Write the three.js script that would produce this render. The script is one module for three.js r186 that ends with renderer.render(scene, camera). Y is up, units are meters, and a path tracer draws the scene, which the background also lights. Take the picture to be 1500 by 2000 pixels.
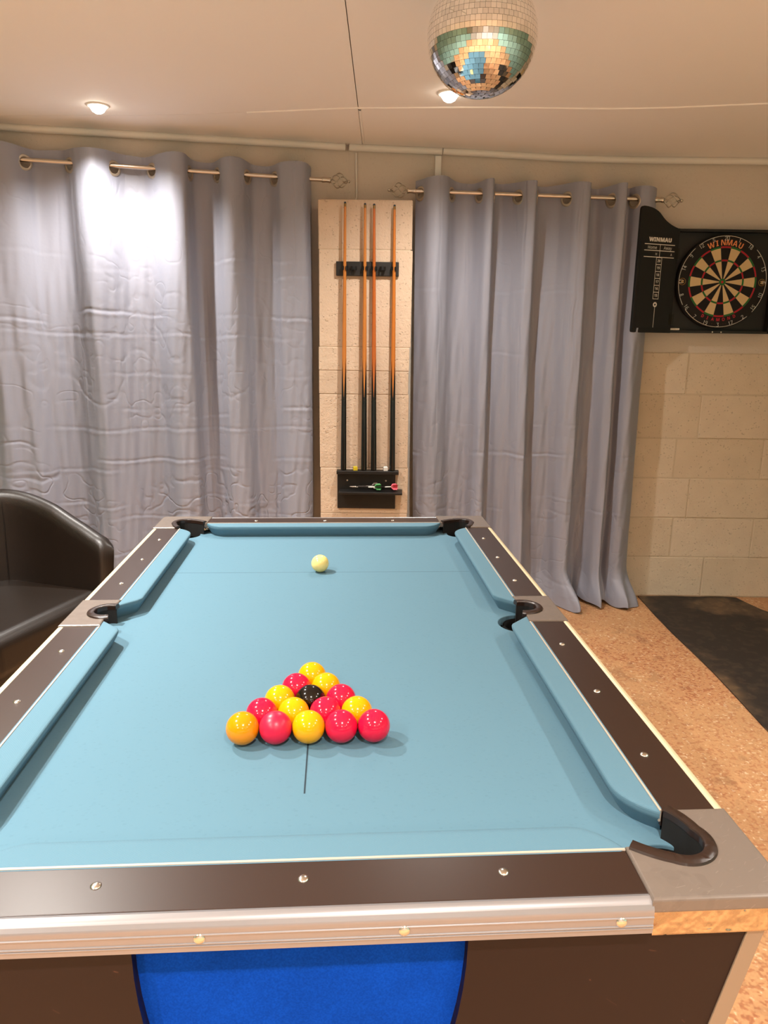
import * as THREE from 'three';
import { mergeGeometries, mergeVertices, toCreasedNormals } from 'three/addons/utils/BufferGeometryUtils.js';
import { RoundedBoxGeometry } from 'three/addons/geometries/RoundedBoxGeometry.js';

// ---------------------------------------------------------------- camera, exposure, lamps
const renderer = new THREE.WebGLRenderer({ antialias: true });
renderer.toneMapping = THREE.LinearToneMapping;
renderer.toneMappingExposure = 1.0;
renderer.shadowMap.enabled = true;
const scene = new THREE.Scene();
scene.background = new THREE.Color(0x000000);
const camera = new THREE.PerspectiveCamera(69.796, 1500 / 2000, 0.05, 40);
camera.position.set(0, 1.378, 0);
{
  const right = new THREE.Vector3(1, 0.013, -0.003).normalize(), up = new THREE.Vector3(-0.013, 0.974, -0.228).normalize();
  const back = new THREE.Vector3().crossVectors(right, up).normalize(); up.crossVectors(back, right);
  camera.quaternion.setFromRotationMatrix(new THREE.Matrix4().makeBasis(right, up, back));
}
scene.add(camera);
const LAMP_COLOR = new THREE.Color().setRGB(1, 0.95, 0.88), LAMP_CD = 10.6, LAMP_ANGLE = 1.2, LAMP_PENUMBRA = 1;
// [x, z, label]: recessed spots in the ceiling; the ones behind the camera are seen as highlights in the balls
const LAMPS = [
  [-1.204, -3.33, 'glowing recessed ceiling spot above the left curtain', 0.8, 1.2],
  [0.228, -3.079, 'glowing recessed ceiling spot just below the mirror ball', 0.65, 1.35],
  [-1.10, -1.95, 'recessed ceiling spot over the left rail of the table', 1.7],
  [-1.22, -0.90, 'recessed ceiling spot over the near left corner of the table', 1.2],
  [-1.25, 0.20, 'recessed ceiling spot behind the camera on the left side', 1.2],
  [0.22, 0.15, 'recessed ceiling spot straight above the camera', 1.0],
  [0.35, 1.70, 'recessed ceiling spot in the middle near the rear wall', 3],
  [1.68, -1.35, 'recessed ceiling spot to the right of the table, farthest of that row', 0.6],
  [1.72, -0.45, 'recessed ceiling spot to the right of the near table corner', 0.7],
  [1.80, 0.70, 'recessed ceiling spot at the right side behind the camera', 1.2],
  [-1.30, 1.30, 'recessed ceiling spot in the rear left corner of the room', 2.5],
  [1.75, 1.60, 'recessed ceiling spot in the rear right corner of the room', 2.5],
];

// ---------------------------------------------------------------- helpers
let seed = 7;
const rnd = () => { seed = (seed + 0x6d2b79f5) | 0; let t = Math.imul(seed ^ (seed >>> 15), 1 | seed); t = (t + Math.imul(t ^ (t >>> 7), 61 | t)) ^ t; return ((t ^ (t >>> 14)) >>> 0) / 4294967296; };
const rr = (a, b) => a + (b - a) * rnd();
const lerp = (a, b, t) => a + (b - a) * t, clamp = (v, a, b) => Math.min(b, Math.max(a, v));
const smooth = (a, b, v) => { const t = clamp((v - a) / (b - a), 0, 1); return t * t * (3 - 2 * t); };
const interp = (table, x) => { // piecewise linear
  if (x <= table[0][0]) return table[0][1];
  for (let i = 1; i < table.length; i++) if (x <= table[i][0]) return lerp(table[i - 1][1], table[i][1], (x - table[i - 1][0]) / (table[i][0] - table[i - 1][0]));
  return table[table.length - 1][1];
};
const used = {};
function numbered(name) { const n = used[name] = (used[name] ?? -1) + 1; return n ? name + '_' + String(n).padStart(3, '0') : name; }
function tag(o, label, category, group) { o.userData.label = label; o.userData.category = category; if (group) o.userData.group = group; return o; }
function thing(name, label, category, [x, y, z] = [0, 0, 0], turn = 0, group) {
  const o = new THREE.Group(); o.name = numbered(name); o.position.set(x, y, z); o.rotation.y = turn; scene.add(o);
  return tag(o, label, category, group);
}
function struct(name, geo, m) { const o = geo ? new THREE.Mesh(geo, m) : new THREE.Group(); o.name = numbered(name); o.userData.kind = 'structure'; scene.add(o); return o; }
function part(name, geo, m, parent, pos) { const o = new THREE.Mesh(geo, m); o.name = name; parent.add(o); if (pos) o.position.set(...pos); return o; }
const flat = (g) => { const r = g.index ? g.toNonIndexed() : g; for (const k of Object.keys(r.attributes)) if (!['position', 'normal', 'uv'].includes(k)) r.deleteAttribute(k); if (!r.attributes.uv) r.setAttribute('uv', new THREE.BufferAttribute(new Float32Array(r.attributes.position.count * 2), 2)); return r; };
const merge = (list) => mergeGeometries(list.map(flat));
const box = (w, h, d, x = 0, y = 0, z = 0) => new THREE.BoxGeometry(w, h, d).translate(x, y, z);
const span = (x0, x1, y0, y1, z0, z1) => box(x1 - x0, y1 - y0, z1 - z0, (x0 + x1) / 2, (y0 + y1) / 2, (z0 + z1) / 2);
const rbox = (w, h, d, r, x = 0, y = 0, z = 0, s = 2) => new RoundedBoxGeometry(w, h, d, s, r).translate(x, y, z);
const rspan = (x0, x1, y0, y1, z0, z1, r, s = 2) => rbox(x1 - x0, y1 - y0, z1 - z0, r, (x0 + x1) / 2, (y0 + y1) / 2, (z0 + z1) / 2, s);
const tube = (pts, r, seg = 32, rad = 8) => new THREE.TubeGeometry(new THREE.CatmullRomCurve3(pts.map((p) => new THREE.Vector3(...p))), seg, r, rad);
const lathe = (pts, seg = 32, a = 0, len = Math.PI * 2) => new THREE.LatheGeometry(pts.map((p) => new THREE.Vector2(...p)), seg, a, len);
function boxUV(g, s = 1) { // uv in metres by the dominant axis of each face
  g = flat(g); g.computeVertexNormals(); const p = g.attributes.position, n = g.attributes.normal, uv = g.attributes.uv;
  for (let i = 0; i < p.count; i += 3) {
    const a = Math.abs(n.getX(i) + n.getX(i + 1) + n.getX(i + 2)), b = Math.abs(n.getY(i) + n.getY(i + 1) + n.getY(i + 2)), c = Math.abs(n.getZ(i) + n.getZ(i + 1) + n.getZ(i + 2));
    for (let k = i; k < i + 3; k++) { const x = p.getX(k), y = p.getY(k), z = p.getZ(k); if (b >= a && b >= c) uv.setXY(k, x * s, -z * s); else if (a >= c) uv.setXY(k, z * s, y * s); else uv.setXY(k, x * s, y * s); }
  }
  return g;
}
// a grid of points as a surface; f(i, j) -> [x, y, z, u, v]
function grid(nu, nv, f, flip = false) {
  const pos = [], uv = [], idx = [];
  for (let j = 0; j <= nv; j++) for (let i = 0; i <= nu; i++) { const p = f(i / nu, j / nv, i, j); pos.push(p[0], p[1], p[2]); uv.push(p[3] ?? i / nu, p[4] ?? j / nv); }
  for (let j = 0; j < nv; j++) for (let i = 0; i < nu; i++) { const a = j * (nu + 1) + i, b = a + 1, c = a + nu + 1, d = c + 1; if (flip) idx.push(a, c, b, b, c, d); else idx.push(a, b, c, b, d, c); }
  const g = new THREE.BufferGeometry(); g.setAttribute('position', new THREE.Float32BufferAttribute(pos, 3)); g.setAttribute('uv', new THREE.Float32BufferAttribute(uv, 2)); g.setIndex(idx); g.computeVertexNormals(); return g;
}
// sweep a profile [[offset, y]...] along a path in the XZ plane; offset runs to the side where `out(x, z)` grows (side = +1 left normal, -1 right)
function sweepXZ(path, profile, side = 1, closedProfile = false, crease = 0.7) {
  const n = path.length, P = profile.length, pos = [], idx = [], uv = [];
  for (let i = 0; i < n; i++) {
    const a = path[Math.max(0, i - 1)], b = path[i], c = path[Math.min(n - 1, i + 1)];
    let d1 = [b[0] - a[0], b[1] - a[1]], d2 = [c[0] - b[0], c[1] - b[1]];
    const l1 = Math.hypot(...d1), l2 = Math.hypot(...d2); if (l1 < 1e-9) d1 = d2; if (l2 < 1e-9) d2 = d1;
    const m1 = Math.hypot(...d1), m2 = Math.hypot(...d2); const n1 = [d1[1] / m1, -d1[0] / m1], n2 = [d2[1] / m2, -d2[0] / m2];
    let nx = n1[0] + n2[0], nz = n1[1] + n2[1]; const k = 2 / Math.max(0.5, (nx * nx + nz * nz)); nx *= k / 1; nz *= k / 1;
    for (let j = 0; j < P; j++) { pos.push(b[0] + nx * side * profile[j][0], profile[j][1], b[1] + nz * side * profile[j][0]); uv.push(i / n, j / P); }
  }
  const Q = closedProfile ? P : P - 1;
  for (let i = 0; i < n - 1; i++) for (let j = 0; j < Q; j++) { const a = i * P + j, b = i * P + (j + 1) % P, c = a + P, d = b + P; idx.push(a, b, c, b, d, c); }
  if (closedProfile) { const tri = THREE.ShapeUtils.triangulateShape(profile.map((q) => new THREE.Vector2(q[0], q[1])), []); for (const t of tri) { idx.push(t[0], t[1], t[2]); const o = (n - 1) * P; idx.push(o + t[2], o + t[1], o + t[0]); } }
  const g = new THREE.BufferGeometry(); g.setAttribute('position', new THREE.Float32BufferAttribute(pos, 3)); g.setAttribute('uv', new THREE.Float32BufferAttribute(uv, 2)); g.setIndex(idx);
  return toCreasedNormals(g, crease);
}
// plate: a polygon in plan (x, z) with thickness from y0 to y1, top edge rounded by `r`
function plate(pts, y0, y1, r = 0, holes = [], seg = 2) {
  const sh = new THREE.Shape(pts.map(([x, z]) => new THREE.Vector2(x, -z)));
  for (const h of holes) sh.holes.push(new THREE.Path(h.map(([x, z]) => new THREE.Vector2(x, -z))));
  const g = new THREE.ExtrudeGeometry(sh, { depth: y1 - y0 - 2 * r, bevelEnabled: r > 0, bevelThickness: r, bevelSize: r, bevelOffset: -r, bevelSegments: seg, curveSegments: 8 });
  return g.rotateX(-Math.PI / 2).translate(0, y0 + r, 0);
}
// panel: a polygon in elevation (x, y) with thickness along z
function panelXY(pts, z0, z1, r = 0, holes = [], seg = 2) {
  const sh = new THREE.Shape(pts.map(([x, y]) => new THREE.Vector2(x, y)));
  for (const h of holes) sh.holes.push(new THREE.Path(h.map(([x, y]) => new THREE.Vector2(x, y))));
  return new THREE.ExtrudeGeometry(sh, { depth: z1 - z0 - 2 * r, bevelEnabled: r > 0, bevelThickness: r, bevelSize: r, bevelOffset: -r, bevelSegments: seg, curveSegments: 8 }).translate(0, 0, z0 + r);
}
const circlePts = (cx, cz, r, n = 40, a0 = 0, a1 = Math.PI * 2) => Array.from({ length: n }, (_, i) => { const a = a0 + (a1 - a0) * i / n; return [cx + r * Math.cos(a), cz + r * Math.sin(a)]; });
const arcPts = (cx, cz, r, a0, a1, n) => Array.from({ length: n + 1 }, (_, i) => { const a = a0 + (a1 - a0) * i / n; return [cx + r * Math.cos(a), cz + r * Math.sin(a)]; });
const bez2 = (a, b, c, n = 8) => Array.from({ length: n + 1 }, (_, i) => { const t = i / n, u = 1 - t; return [u * u * a[0] + 2 * u * t * b[0] + t * t * c[0], u * u * a[1] + 2 * u * t * b[1] + t * t * c[1]]; });
const DEG = Math.PI / 180;

// ---------------------------------------------------------------- textures
function noiseField(n, cells, sd) { // tileable value noise
  const L = new Float32Array(cells * cells); let s = sd * 7919 + 13; for (let i = 0; i < L.length; i++) { s = (Math.imul(s, 1664525) + 1013904223) | 0; L[i] = (s >>> 8) / 16777216; }
  const out = new Float32Array(n * n);
  for (let y = 0; y < n; y++) { const fy = y / n * cells, iy = Math.floor(fy), ty = fy - iy, sy = ty * ty * (3 - 2 * ty);
    for (let x = 0; x < n; x++) { const fx = x / n * cells, ix = Math.floor(fx), tx = fx - ix, sx = tx * tx * (3 - 2 * tx), a = ix % cells, b = (ix + 1) % cells, c = (iy % cells) * cells, d = ((iy + 1) % cells) * cells;
      out[y * n + x] = lerp(lerp(L[c + a], L[c + b], sx), lerp(L[d + a], L[d + b], sx), sy); } }
  return out;
}
function fbm(n, cells, oct, sd, gain = 0.5) { const o = new Float32Array(n * n); let amp = 1, sum = 0; for (let k = 0; k < oct; k++) { const f = noiseField(n, Math.min(n, cells << k), sd + k); for (let i = 0; i < o.length; i++) o[i] += f[i] * amp; sum += amp; amp *= gain; } for (let i = 0; i < o.length; i++) o[i] /= sum; return o; }
function texFrom(n, f, srgb, repeat = 1) { // f(i) -> [r, g, b] 0..1
  const d = new Uint8Array(n * n * 4); for (let i = 0; i < n * n; i++) { const c = f(i); d[i * 4] = clamp(c[0], 0, 1) * 255; d[i * 4 + 1] = clamp(c[1], 0, 1) * 255; d[i * 4 + 2] = clamp(c[2], 0, 1) * 255; d[i * 4 + 3] = 255; }
  const t = new THREE.DataTexture(d, n, n); t.wrapS = t.wrapT = THREE.RepeatWrapping; t.magFilter = THREE.LinearFilter; t.minFilter = THREE.LinearMipmapLinearFilter; t.generateMipmaps = true; if (srgb) t.colorSpace = THREE.SRGBColorSpace; t.repeat.set(repeat, repeat); t.needsUpdate = true; return t;
}
const grey = (n, f, repeat) => texFrom(n, (i) => { const v = f(i); return [v, v, v]; }, false, repeat);
function canvasTex(w, h, draw, srgb = true) { const c = document.createElement('canvas'); c.width = w; c.height = h; const g = c.getContext('2d'); draw(g, w, h); const t = new THREE.CanvasTexture(c); if (srgb) t.colorSpace = THREE.SRGBColorSpace; t.anisotropy = 8; return t; }

const nA = fbm(512, 8, 6, 1), nB = fbm(512, 64, 3, 21), nC = fbm(512, 4, 4, 40), nF = noiseField(512, 256, 77);
// masonry paint: rough grain with small pits
const pits = (() => { const p = new Float32Array(512 * 512).fill(1); let s = seed; for (let k = 0; k < 420; k++) { const cx = rnd() * 512, cy = rnd() * 512, r = rr(1, 4.2), sq = rr(0.6, 1.6); for (let y = -6; y <= 6; y++) for (let x = -7; x <= 7; x++) { const d = Math.hypot(x / sq, y) / r; if (d < 1) { const i = ((Math.round(cy + y) & 511) * 512) + (Math.round(cx + x) & 511); p[i] = Math.min(p[i], 0.25 + 0.75 * d); } } } return p; })();
const masonryBump = grey(512, (i) => (0.55 * nA[i] + 0.35 * nB[i] + 0.1 * nF[i]) * pits[i], 1 / 0.55);
const masonryMap = texFrom(512, (i) => { const k = 0.97 + 0.05 * (nA[i] - 0.5) - 0.22 * (1 - pits[i]); return [k, k * 0.995, k * 0.985]; }, true, 1 / 0.55);
const plasterBump = grey(512, (i) => 0.5 * nC[i] + 0.3 * nA[i] + 0.2 * nB[i], 1 / 0.9);
const fabricBump = grey(512, (i) => 0.5 + 0.25 * Math.sin((i % 512) * Math.PI / 4) * Math.cos(Math.floor(i / 512) * Math.PI / 4) + 0.4 * (nF[i] - 0.5), 1 / 0.25);
const leatherBump = grey(512, (i) => { const v = nB[i]; return 0.5 + 0.5 * Math.abs(v - 0.5) + 0.2 * nA[i]; }, 1 / 0.2);
const feltMap = texFrom(512, (i) => { const k = 0.9 + 0.16 * (nA[i] - 0.5) + 0.14 * (nF[i] - 0.5); return [k, k, k]; }, true, 1 / 0.35);

const std = (color, roughness = 0.6, extra = {}) => new THREE.MeshStandardMaterial({ color, roughness, ...extra });
const phys = (color, roughness, extra = {}) => new THREE.MeshPhysicalMaterial({ color, roughness, ...extra });
const M = {
  ceiling: std('#faf5f0', 0.72, { bumpMap: plasterBump, bumpScale: 0.0006 }),
  trim: std('#e4e0d8', 0.5), white: std('#e9e6df', 0.45), cable: std('#e2ded6', 0.5),
  render: std('#cdc3b6', 0.9, { bumpMap: masonryBump, bumpScale: 0.0025 }),
  block: [std('#d8c9b3', 0.88, { map: masonryMap, bumpMap: masonryBump, bumpScale: 0.0035 }), std('#d5c5ae', 0.9, { map: masonryMap, bumpMap: masonryBump, bumpScale: 0.0035 }), std('#dacbb6', 0.88, { map: masonryMap, bumpMap: masonryBump, bumpScale: 0.0035 })],
  mortar: std('#cbbca5', 0.95, { map: masonryMap, bumpMap: masonryBump, bumpScale: 0.002 }),
  plainWall: std('#e2d9cc', 0.9), tealWall: std('#93bdb5', 0.85), pier: ['#d6bfa9', '#d2bba5', '#d8c2ac'].map((c) => std(c, 0.9, { map: masonryMap, bumpMap: masonryBump, bumpScale: 0.0045 })),
  brown: phys('#2d1c14', 0.36, { bumpMap: plasterBump, bumpScale: 0.0001 }),
  darkPanel: std('#3a221a', 0.5),
  alu: std('#949294', 0.36, { metalness: 0.55 }), creamTrim: std('#cdbf9c', 0.4), aluSoft: std('#8d7d6b', 0.45, { metalness: 0.3 }),
  inlay: std('#b5a797', 0.5), screw: std('#d8d4cc', 0.22, { metalness: 1 }),
  rubber: phys('#2a1c16', 0.3), hole: std('#0f0e0d', 0.75), black: std('#0d0c0c', 0.5), blackWood: phys('#0d0a09', 0.5), blackFlat: std('#0a0909', 0.7),
  steel: std('#cdc5b9', 0.3, { metalness: 1 }), eyelet: std('#b8ab9c', 0.35, { metalness: 0.7 }),
  leather: phys('#1a120c', 0.38, { bumpMap: leatherBump, bumpScale: 0.0006 }), piping: phys('#1a1512', 0.35), foot: std('#191513', 0.4),
};

// ---------------------------------------------------------------- the room
const WALL_Z = -3.913, CORNER = new THREE.Vector3(-0.197, 0, WALL_Z);
const LDIR = new THREE.Vector3(-0.984, 0, 0.176).normalize(), LNORM = new THREE.Vector3(0.176, 0, 0.984).normalize();
const trimY = (x) => interp([[-0.197, 2.276], [0.35, 2.261], [0.86, 2.240], [1.137, 2.236], [1.87, 2.238], [3, 2.238]], x); // underside of the wall trim: the ceiling sags a little to the right
const ceilY = (x) => trimY(x) + 0.031;
const X0 = -2.75, X1 = 2.75, ZF = 2.75;
const leftZ = (x) => WALL_Z + (CORNER.x - x) * 0.176 / 0.984; // plan line of the angled wall

// floor: worn speckled concrete
{
  const n = 1024, a = fbm(n, 6, 6, 101), b = fbm(n, 210, 2, 131), c = fbm(n, 3, 3, 151), d = noiseField(n, 512, 171), e = fbm(n, 26, 3, 191);
  const map = texFrom(n, (i) => {
    let col = [0.80, 0.60, 0.415]; const big = smooth(0.40, 0.70, c[i]), mid = smooth(0.48, 0.72, a[i]);
    col = col.map((v, k) => v * (0.93 + 0.16 * (a[i] - 0.5)) + [0.05, 0.045, 0.03][k] * (big - 0.5));
    const red = smooth(0.54, 0.74, b[i]) * (0.55 + 0.45 * mid) + 0.25 * mid; col = col.map((v, k) => lerp(v, [0.57, 0.31, 0.19][k], 0.62 * Math.min(1, red)));
    const dark = smooth(0.66, 0.78, e[i]) * 0.18; col = col.map((v, k) => lerp(v, [0.42, 0.29, 0.20][k], dark));
    const pale = smooth(0.72, 0.82, b[(i + 77777) % (n * n)]); col = col.map((v, k) => lerp(v, [0.93, 0.86, 0.74][k], 0.5 * pale));
    const s = 0.96 + 0.08 * d[i]; return col.map((v) => v * s);
  }, true, 1 / 1.9);
  const bump = grey(n, (i) => 0.5 * a[i] + 0.35 * b[i] + 0.15 * d[i], 1 / 1.9);
  struct('floor', boxUV(span(X0 - 0.1, X1 + 0.1, -0.1, 0, -4.3, ZF + 0.1)), std('#ffffff', 0.82, { map, bumpMap: bump, bumpScale: 0.003 }));
}
// back wall: painted blockwork on the right of the corner
{
  const w = struct('wall_back', boxUV(span(CORNER.x - 0.02, X1 + 0.1, -0.1, 2.40, WALL_Z - 0.12, WALL_Z)), M.render);
  const courses = [0.002, 0.230, 0.453, 0.672, 0.888, 1.121, 1.335];
  const joints = [[1.33, 1.776, 2.22], [1.13, 1.583, 2.025, 2.47], [1.20, 1.651, 2.10], [1.11, 1.558, 2.025, 2.47], [1.21, 1.666, 2.11], [1.13, 1.578, 2.03, 2.47]];
  for (let c = 0; c < 6; c++) {
    const y0 = courses[c], y1 = courses[c + 1], j = joints[c];
    for (let k = 0; k < j.length - 1; k++) {
      const wv = rr(-0.002, 0.002), g = new RoundedBoxGeometry(j[k + 1] - j[k] - 0.006, y1 - y0 - 0.006, 0.011, 1, 0.003);
      const m = part('block', boxUV(g.translate((j[k] + j[k + 1]) / 2, (y0 + y1) / 2, WALL_Z + 0.001 + wv)), M.block[(c + k) % 3], w);
    }
  }
  const mortarBed = part('mortar_bed', boxUV(span(1.13, 2.47, 0, 1.335, WALL_Z - 0.01, WALL_Z + 0.0042)), M.mortar, w);
}
{
  const len = 2.75, g = boxUV(box(len, 2.5, 0.12, len / 2, 1.15, -0.06)); // the angled wall, running left from the corner
  const w = struct('wall_back_left', g, M.render); w.position.copy(CORNER); w.rotation.y = Math.PI - Math.atan2(0.176, 0.984) * -1;
  // local +x runs along LDIR; local +z must face the room
  const mtx = new THREE.Matrix4().makeBasis(LDIR.clone().negate(), new THREE.Vector3(0, 1, 0), LNORM); w.quaternion.setFromRotationMatrix(mtx); g.translate(-len, 0, 0);
}
struct('wall_left', boxUV(span(X0 - 0.12, X0, -0.1, 2.42, -3.6, ZF + 0.1)), M.tealWall);
struct('wall_right', boxUV(span(X1, X1 + 0.12, -0.1, 2.42, -4.0, ZF + 0.1)), M.tealWall);
struct('wall_front', boxUV(span(X0 - 0.1, X1 + 0.1, -0.1, 2.42, ZF, ZF + 0.12)), std('#c9c4be', 0.9));
// ceiling boards with their joints
{
  const c = struct('ceiling', boxUV(span(X0 - 0.1, X1 + 0.1, 2.335, 2.42, -4.05, ZF + 0.1)), M.plainWall);
  const xj = -0.128, zJ = (x) => interp([[X0, -3.60], [-1.692, -3.493], [-1.015, -3.462], [-0.561, -3.391], [-0.127, -3.309], [0.487, -3.209], [0.971, -3.138], [1.424, -3.053], [X1, -2.85]], x), gap = 0.0016;
  const far = (x) => (x < CORNER.x ? leftZ(x) : WALL_Z) - 0.02;
  const board = (x0, x1, za, zb) => { // za nearer, zb farther
    const n = 28, top = (x) => ceilY(x) + 0.012;
    const low = grid(n, 6, (u, v) => { const x = lerp(x0, x1, u), z = lerp(za(x), zb(x), v); return [x, ceilY(x), z, x, z]; }, true);
    const up = grid(n, 1, (u, v) => { const x = lerp(x0, x1, u); return [x, top(x), lerp(za(x), zb(x), v)]; });
    const side = (f) => grid(n, 1, (u, v) => { const x = lerp(x0, x1, u); return [x, v ? top(x) : ceilY(x), f(x)]; });
    const end = (x) => grid(1, 1, (u, v) => [x, v ? top(x) : ceilY(x), lerp(za(x), zb(x), u)]);
    return merge([low, up, side(za), side(zb), end(x0), end(x1)]);
  };
  part('ceiling_panel', board(X0, xj - gap, () => ZF, (x) => zJ(x) + gap), M.ceiling, c);
  part('ceiling_panel', board(xj + gap, X1, () => ZF, (x) => zJ(x) + gap), M.ceiling, c);
  part('ceiling_panel', board(X0, xj - gap, (x) => zJ(x) - gap, far), M.ceiling, c);
  part('ceiling_panel', board(xj + gap, X1, (x) => zJ(x) - gap, far), M.ceiling, c);
  const bead = []; for (let k = 0; k <= 24; k++) { const x = lerp(-0.60, 2.3, k / 24); bead.push([x, ceilY(x) - 0.0005, zJ(x) + 0.0007 * Math.sin(k * 2.1)]); }
  part('filler_bead', tube(bead, 0.0042, 96, 8), M.ceiling, c);
  const bead2 = []; for (let k = 0; k <= 6; k++) { const z = lerp(-3.33, -3.86, k / 6); bead2.push([xj + 0.006, ceilY(xj) - 0.0004, z]); }
  part('filler_bead', tube(bead2, 0.006, 24, 8), M.ceiling, c);
}
// white pipe-like trims where wall and ceiling meet
{
  const r = 0.0165, pl = [];
  for (let k = 0; k <= 4; k++) { const s = 2.6 * (1 - k / 4) + 0.02; const p = CORNER.clone().addScaledVector(LDIR, s).addScaledVector(LNORM, r + 0.002); pl.push([p.x, 2.276 + r, p.z]); }
  struct('trim_1', tube(pl, r, 24, 16), M.trim);
  const mk = (a, b) => { const q = []; for (let k = 0; k <= 16; k++) { const x = lerp(a, b, k / 16); q.push([x, trimY(x) + r, WALL_Z + r + 0.002]); } return tube(q, r, 64, 16); };
  struct('trim_2', mk(-0.193, 0.262), M.trim); struct('trim_3', mk(0.265, X1), M.trim);
}
// painted masonry pier in front of the corner
{
  const p = struct('pillar', boxUV(span(-0.325, 0.112, 0, 2.012, WALL_Z - 0.0, -3.7235)), M.mortar);
  const lv = [0.002, 0.255, 0.50, 0.738, 1.112, 1.228, 1.343, 1.799, 2.026];
  for (let k = 0; k < lv.length - 1; k++) {
    const jit = rr(-0.002, 0.002), g = new RoundedBoxGeometry(0.452 + rr(-0.006, 0.002), lv[k + 1] - lv[k] - 0.0012, 0.185, 2, k === lv.length - 2 ? 0.006 : 0.0035);
    part('block', boxUV(g.rotateZ(rr(-0.003, 0.003)).translate(-0.107 + rr(-0.003, 0.003), (lv[k] + lv[k + 1]) / 2, -3.8125 + jit)), M.pier[k % 3], p);
  }
}
tag(struct('cable_trunking', rspan(0.228, 0.259, 1.2, 2.262, WALL_Z + 0.001, WALL_Z + 0.016, 0.003), M.white), 'white plastic cable trunking running down from the ceiling trim behind the right curtain', 'trunking').userData.kind = 'thing';
tag(struct('wall_cable', tube([[-0.160, 2.27, WALL_Z + 0.008], [-0.159, 2.18, WALL_Z + 0.008], [-0.157, 2.09, WALL_Z + 0.008], [-0.158, 2.062, WALL_Z + 0.008], [-0.172, 2.048, WALL_Z + 0.008], [-0.21, 2.044, WALL_Z + 0.008]], 0.0045, 48, 8), M.cable), 'thin white cable on the wall above the block pillar', 'cable').userData.kind = 'thing';

// ---------------------------------------------------------------- ceiling spots
{
  const bezel = lathe([[0.0335, 0.004], [0.0345, -0.003], [0.039, -0.005], [0.045, -0.003], [0.047, 0.0], [0.047, 0.004]], 40);
  const lens = lathe([[0.0005, -0.032], [0.012, -0.0300], [0.023, -0.0235], [0.031, -0.012], [0.034, 0.001]], 32);
  const glow = new THREE.MeshStandardMaterial({ color: '#fff4e2', emissive: new THREE.Color().setRGB(1, 0.9, 0.74), emissiveIntensity: 14, roughness: 0.4 });
  for (const [x, z, label, k = 1, angle = LAMP_ANGLE] of LAMPS) {
    const y = ceilY(x) - 0.001, t = thing('ceiling_light', label, 'ceiling light', [x, y, z]);
    part('bezel', bezel, M.white, t); part('lens', lens, glow, t);
    const s = new THREE.SpotLight(LAMP_COLOR, LAMP_CD * k, 0, angle, LAMP_PENUMBRA, 2); s.position.set(x, y - 0.038, z); s.target.position.set(x, 0, z); s.castShadow = true; s.shadow.radius = 0.9; scene.add(s, s.target);
  }
}

// ---------------------------------------------------------------- curtains, rods
// pressed packaging creases and crumpling of the cloth, as relief: horizontal fold lines at the heights `lines`, upright ones, crumple low down
function creaseBump(sd, lines, crumple) {
  const n = 1024, f1 = fbm(n, 14, 3, sd), f2 = fbm(n, 10, 3, sd + 9), f3 = fbm(n, 30, 2, sd + 17), f4 = fbm(n, 5, 3, sd + 23); seed = sd;
  const ups = Array.from({ length: 13 }, () => [rnd() * n, rr(0.25, 0.6)]), hs = lines.map(([v, a]) => [v * n, a, rnd() * 6]);
  const G = (d, w) => Math.exp(-d * d / (w * w));
  return grey(n, (i) => {
    const x = i % n, y = Math.floor(i / n), v = y / n; let h = 0.5; // y = 0 is the hem
    const wob = (f1[i] - 0.5) * 30;
    for (const [y0, a, ph] of hs) { const d = y - y0 - wob * 0.45 - 2 * Math.sin(x / 60 + ph), m = a * smooth(0.38, 0.62, f4[(i + 4001 * Math.round(y0)) % (n * n)]); if (Math.abs(d) < 20) h += m * (0.24 * G(d, 4.2) - 0.17 * G(d + 7, 5.2)); }
    for (const [x0, a] of ups) { const d = x - x0 - wob * 0.35; if (Math.abs(d) < 16) h += a * 0.22 * (G(d, 2.6) - 0.6 * G(d - 5, 3.5)) * smooth(0.3, 0.7, f4[(i + 90000) % (n * n)]); }
    const r1 = 1 - Math.abs(2 * f2[i] - 1), r2 = 1 - Math.abs(2 * f3[i] - 1), low = crumple * (0.25 + 0.75 * (1 - smooth(0.25, 0.62, v)));
    h += low * (0.45 * Math.pow(smooth(0.82, 1, r1), 2) + 0.26 * Math.pow(smooth(0.80, 1, r2), 2)) * smooth(0.34, 0.52, f4[i]);
    return h + 0.02 * (nF[((y >> 1) & 511) * 512 + ((x >> 1) & 511)] - 0.5);
  }, 1);
}
const curtainColor = '#9193a1';
const curtainMat = (bump) => new THREE.MeshPhysicalMaterial({ color: curtainColor, roughness: 0.5, sheen: 0.3, sheenRoughness: 0.5, sheenColor: new THREE.Color('#cfd6e4'), bumpMap: bump, bumpScale: 0.0095, side: THREE.DoubleSide });
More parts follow.
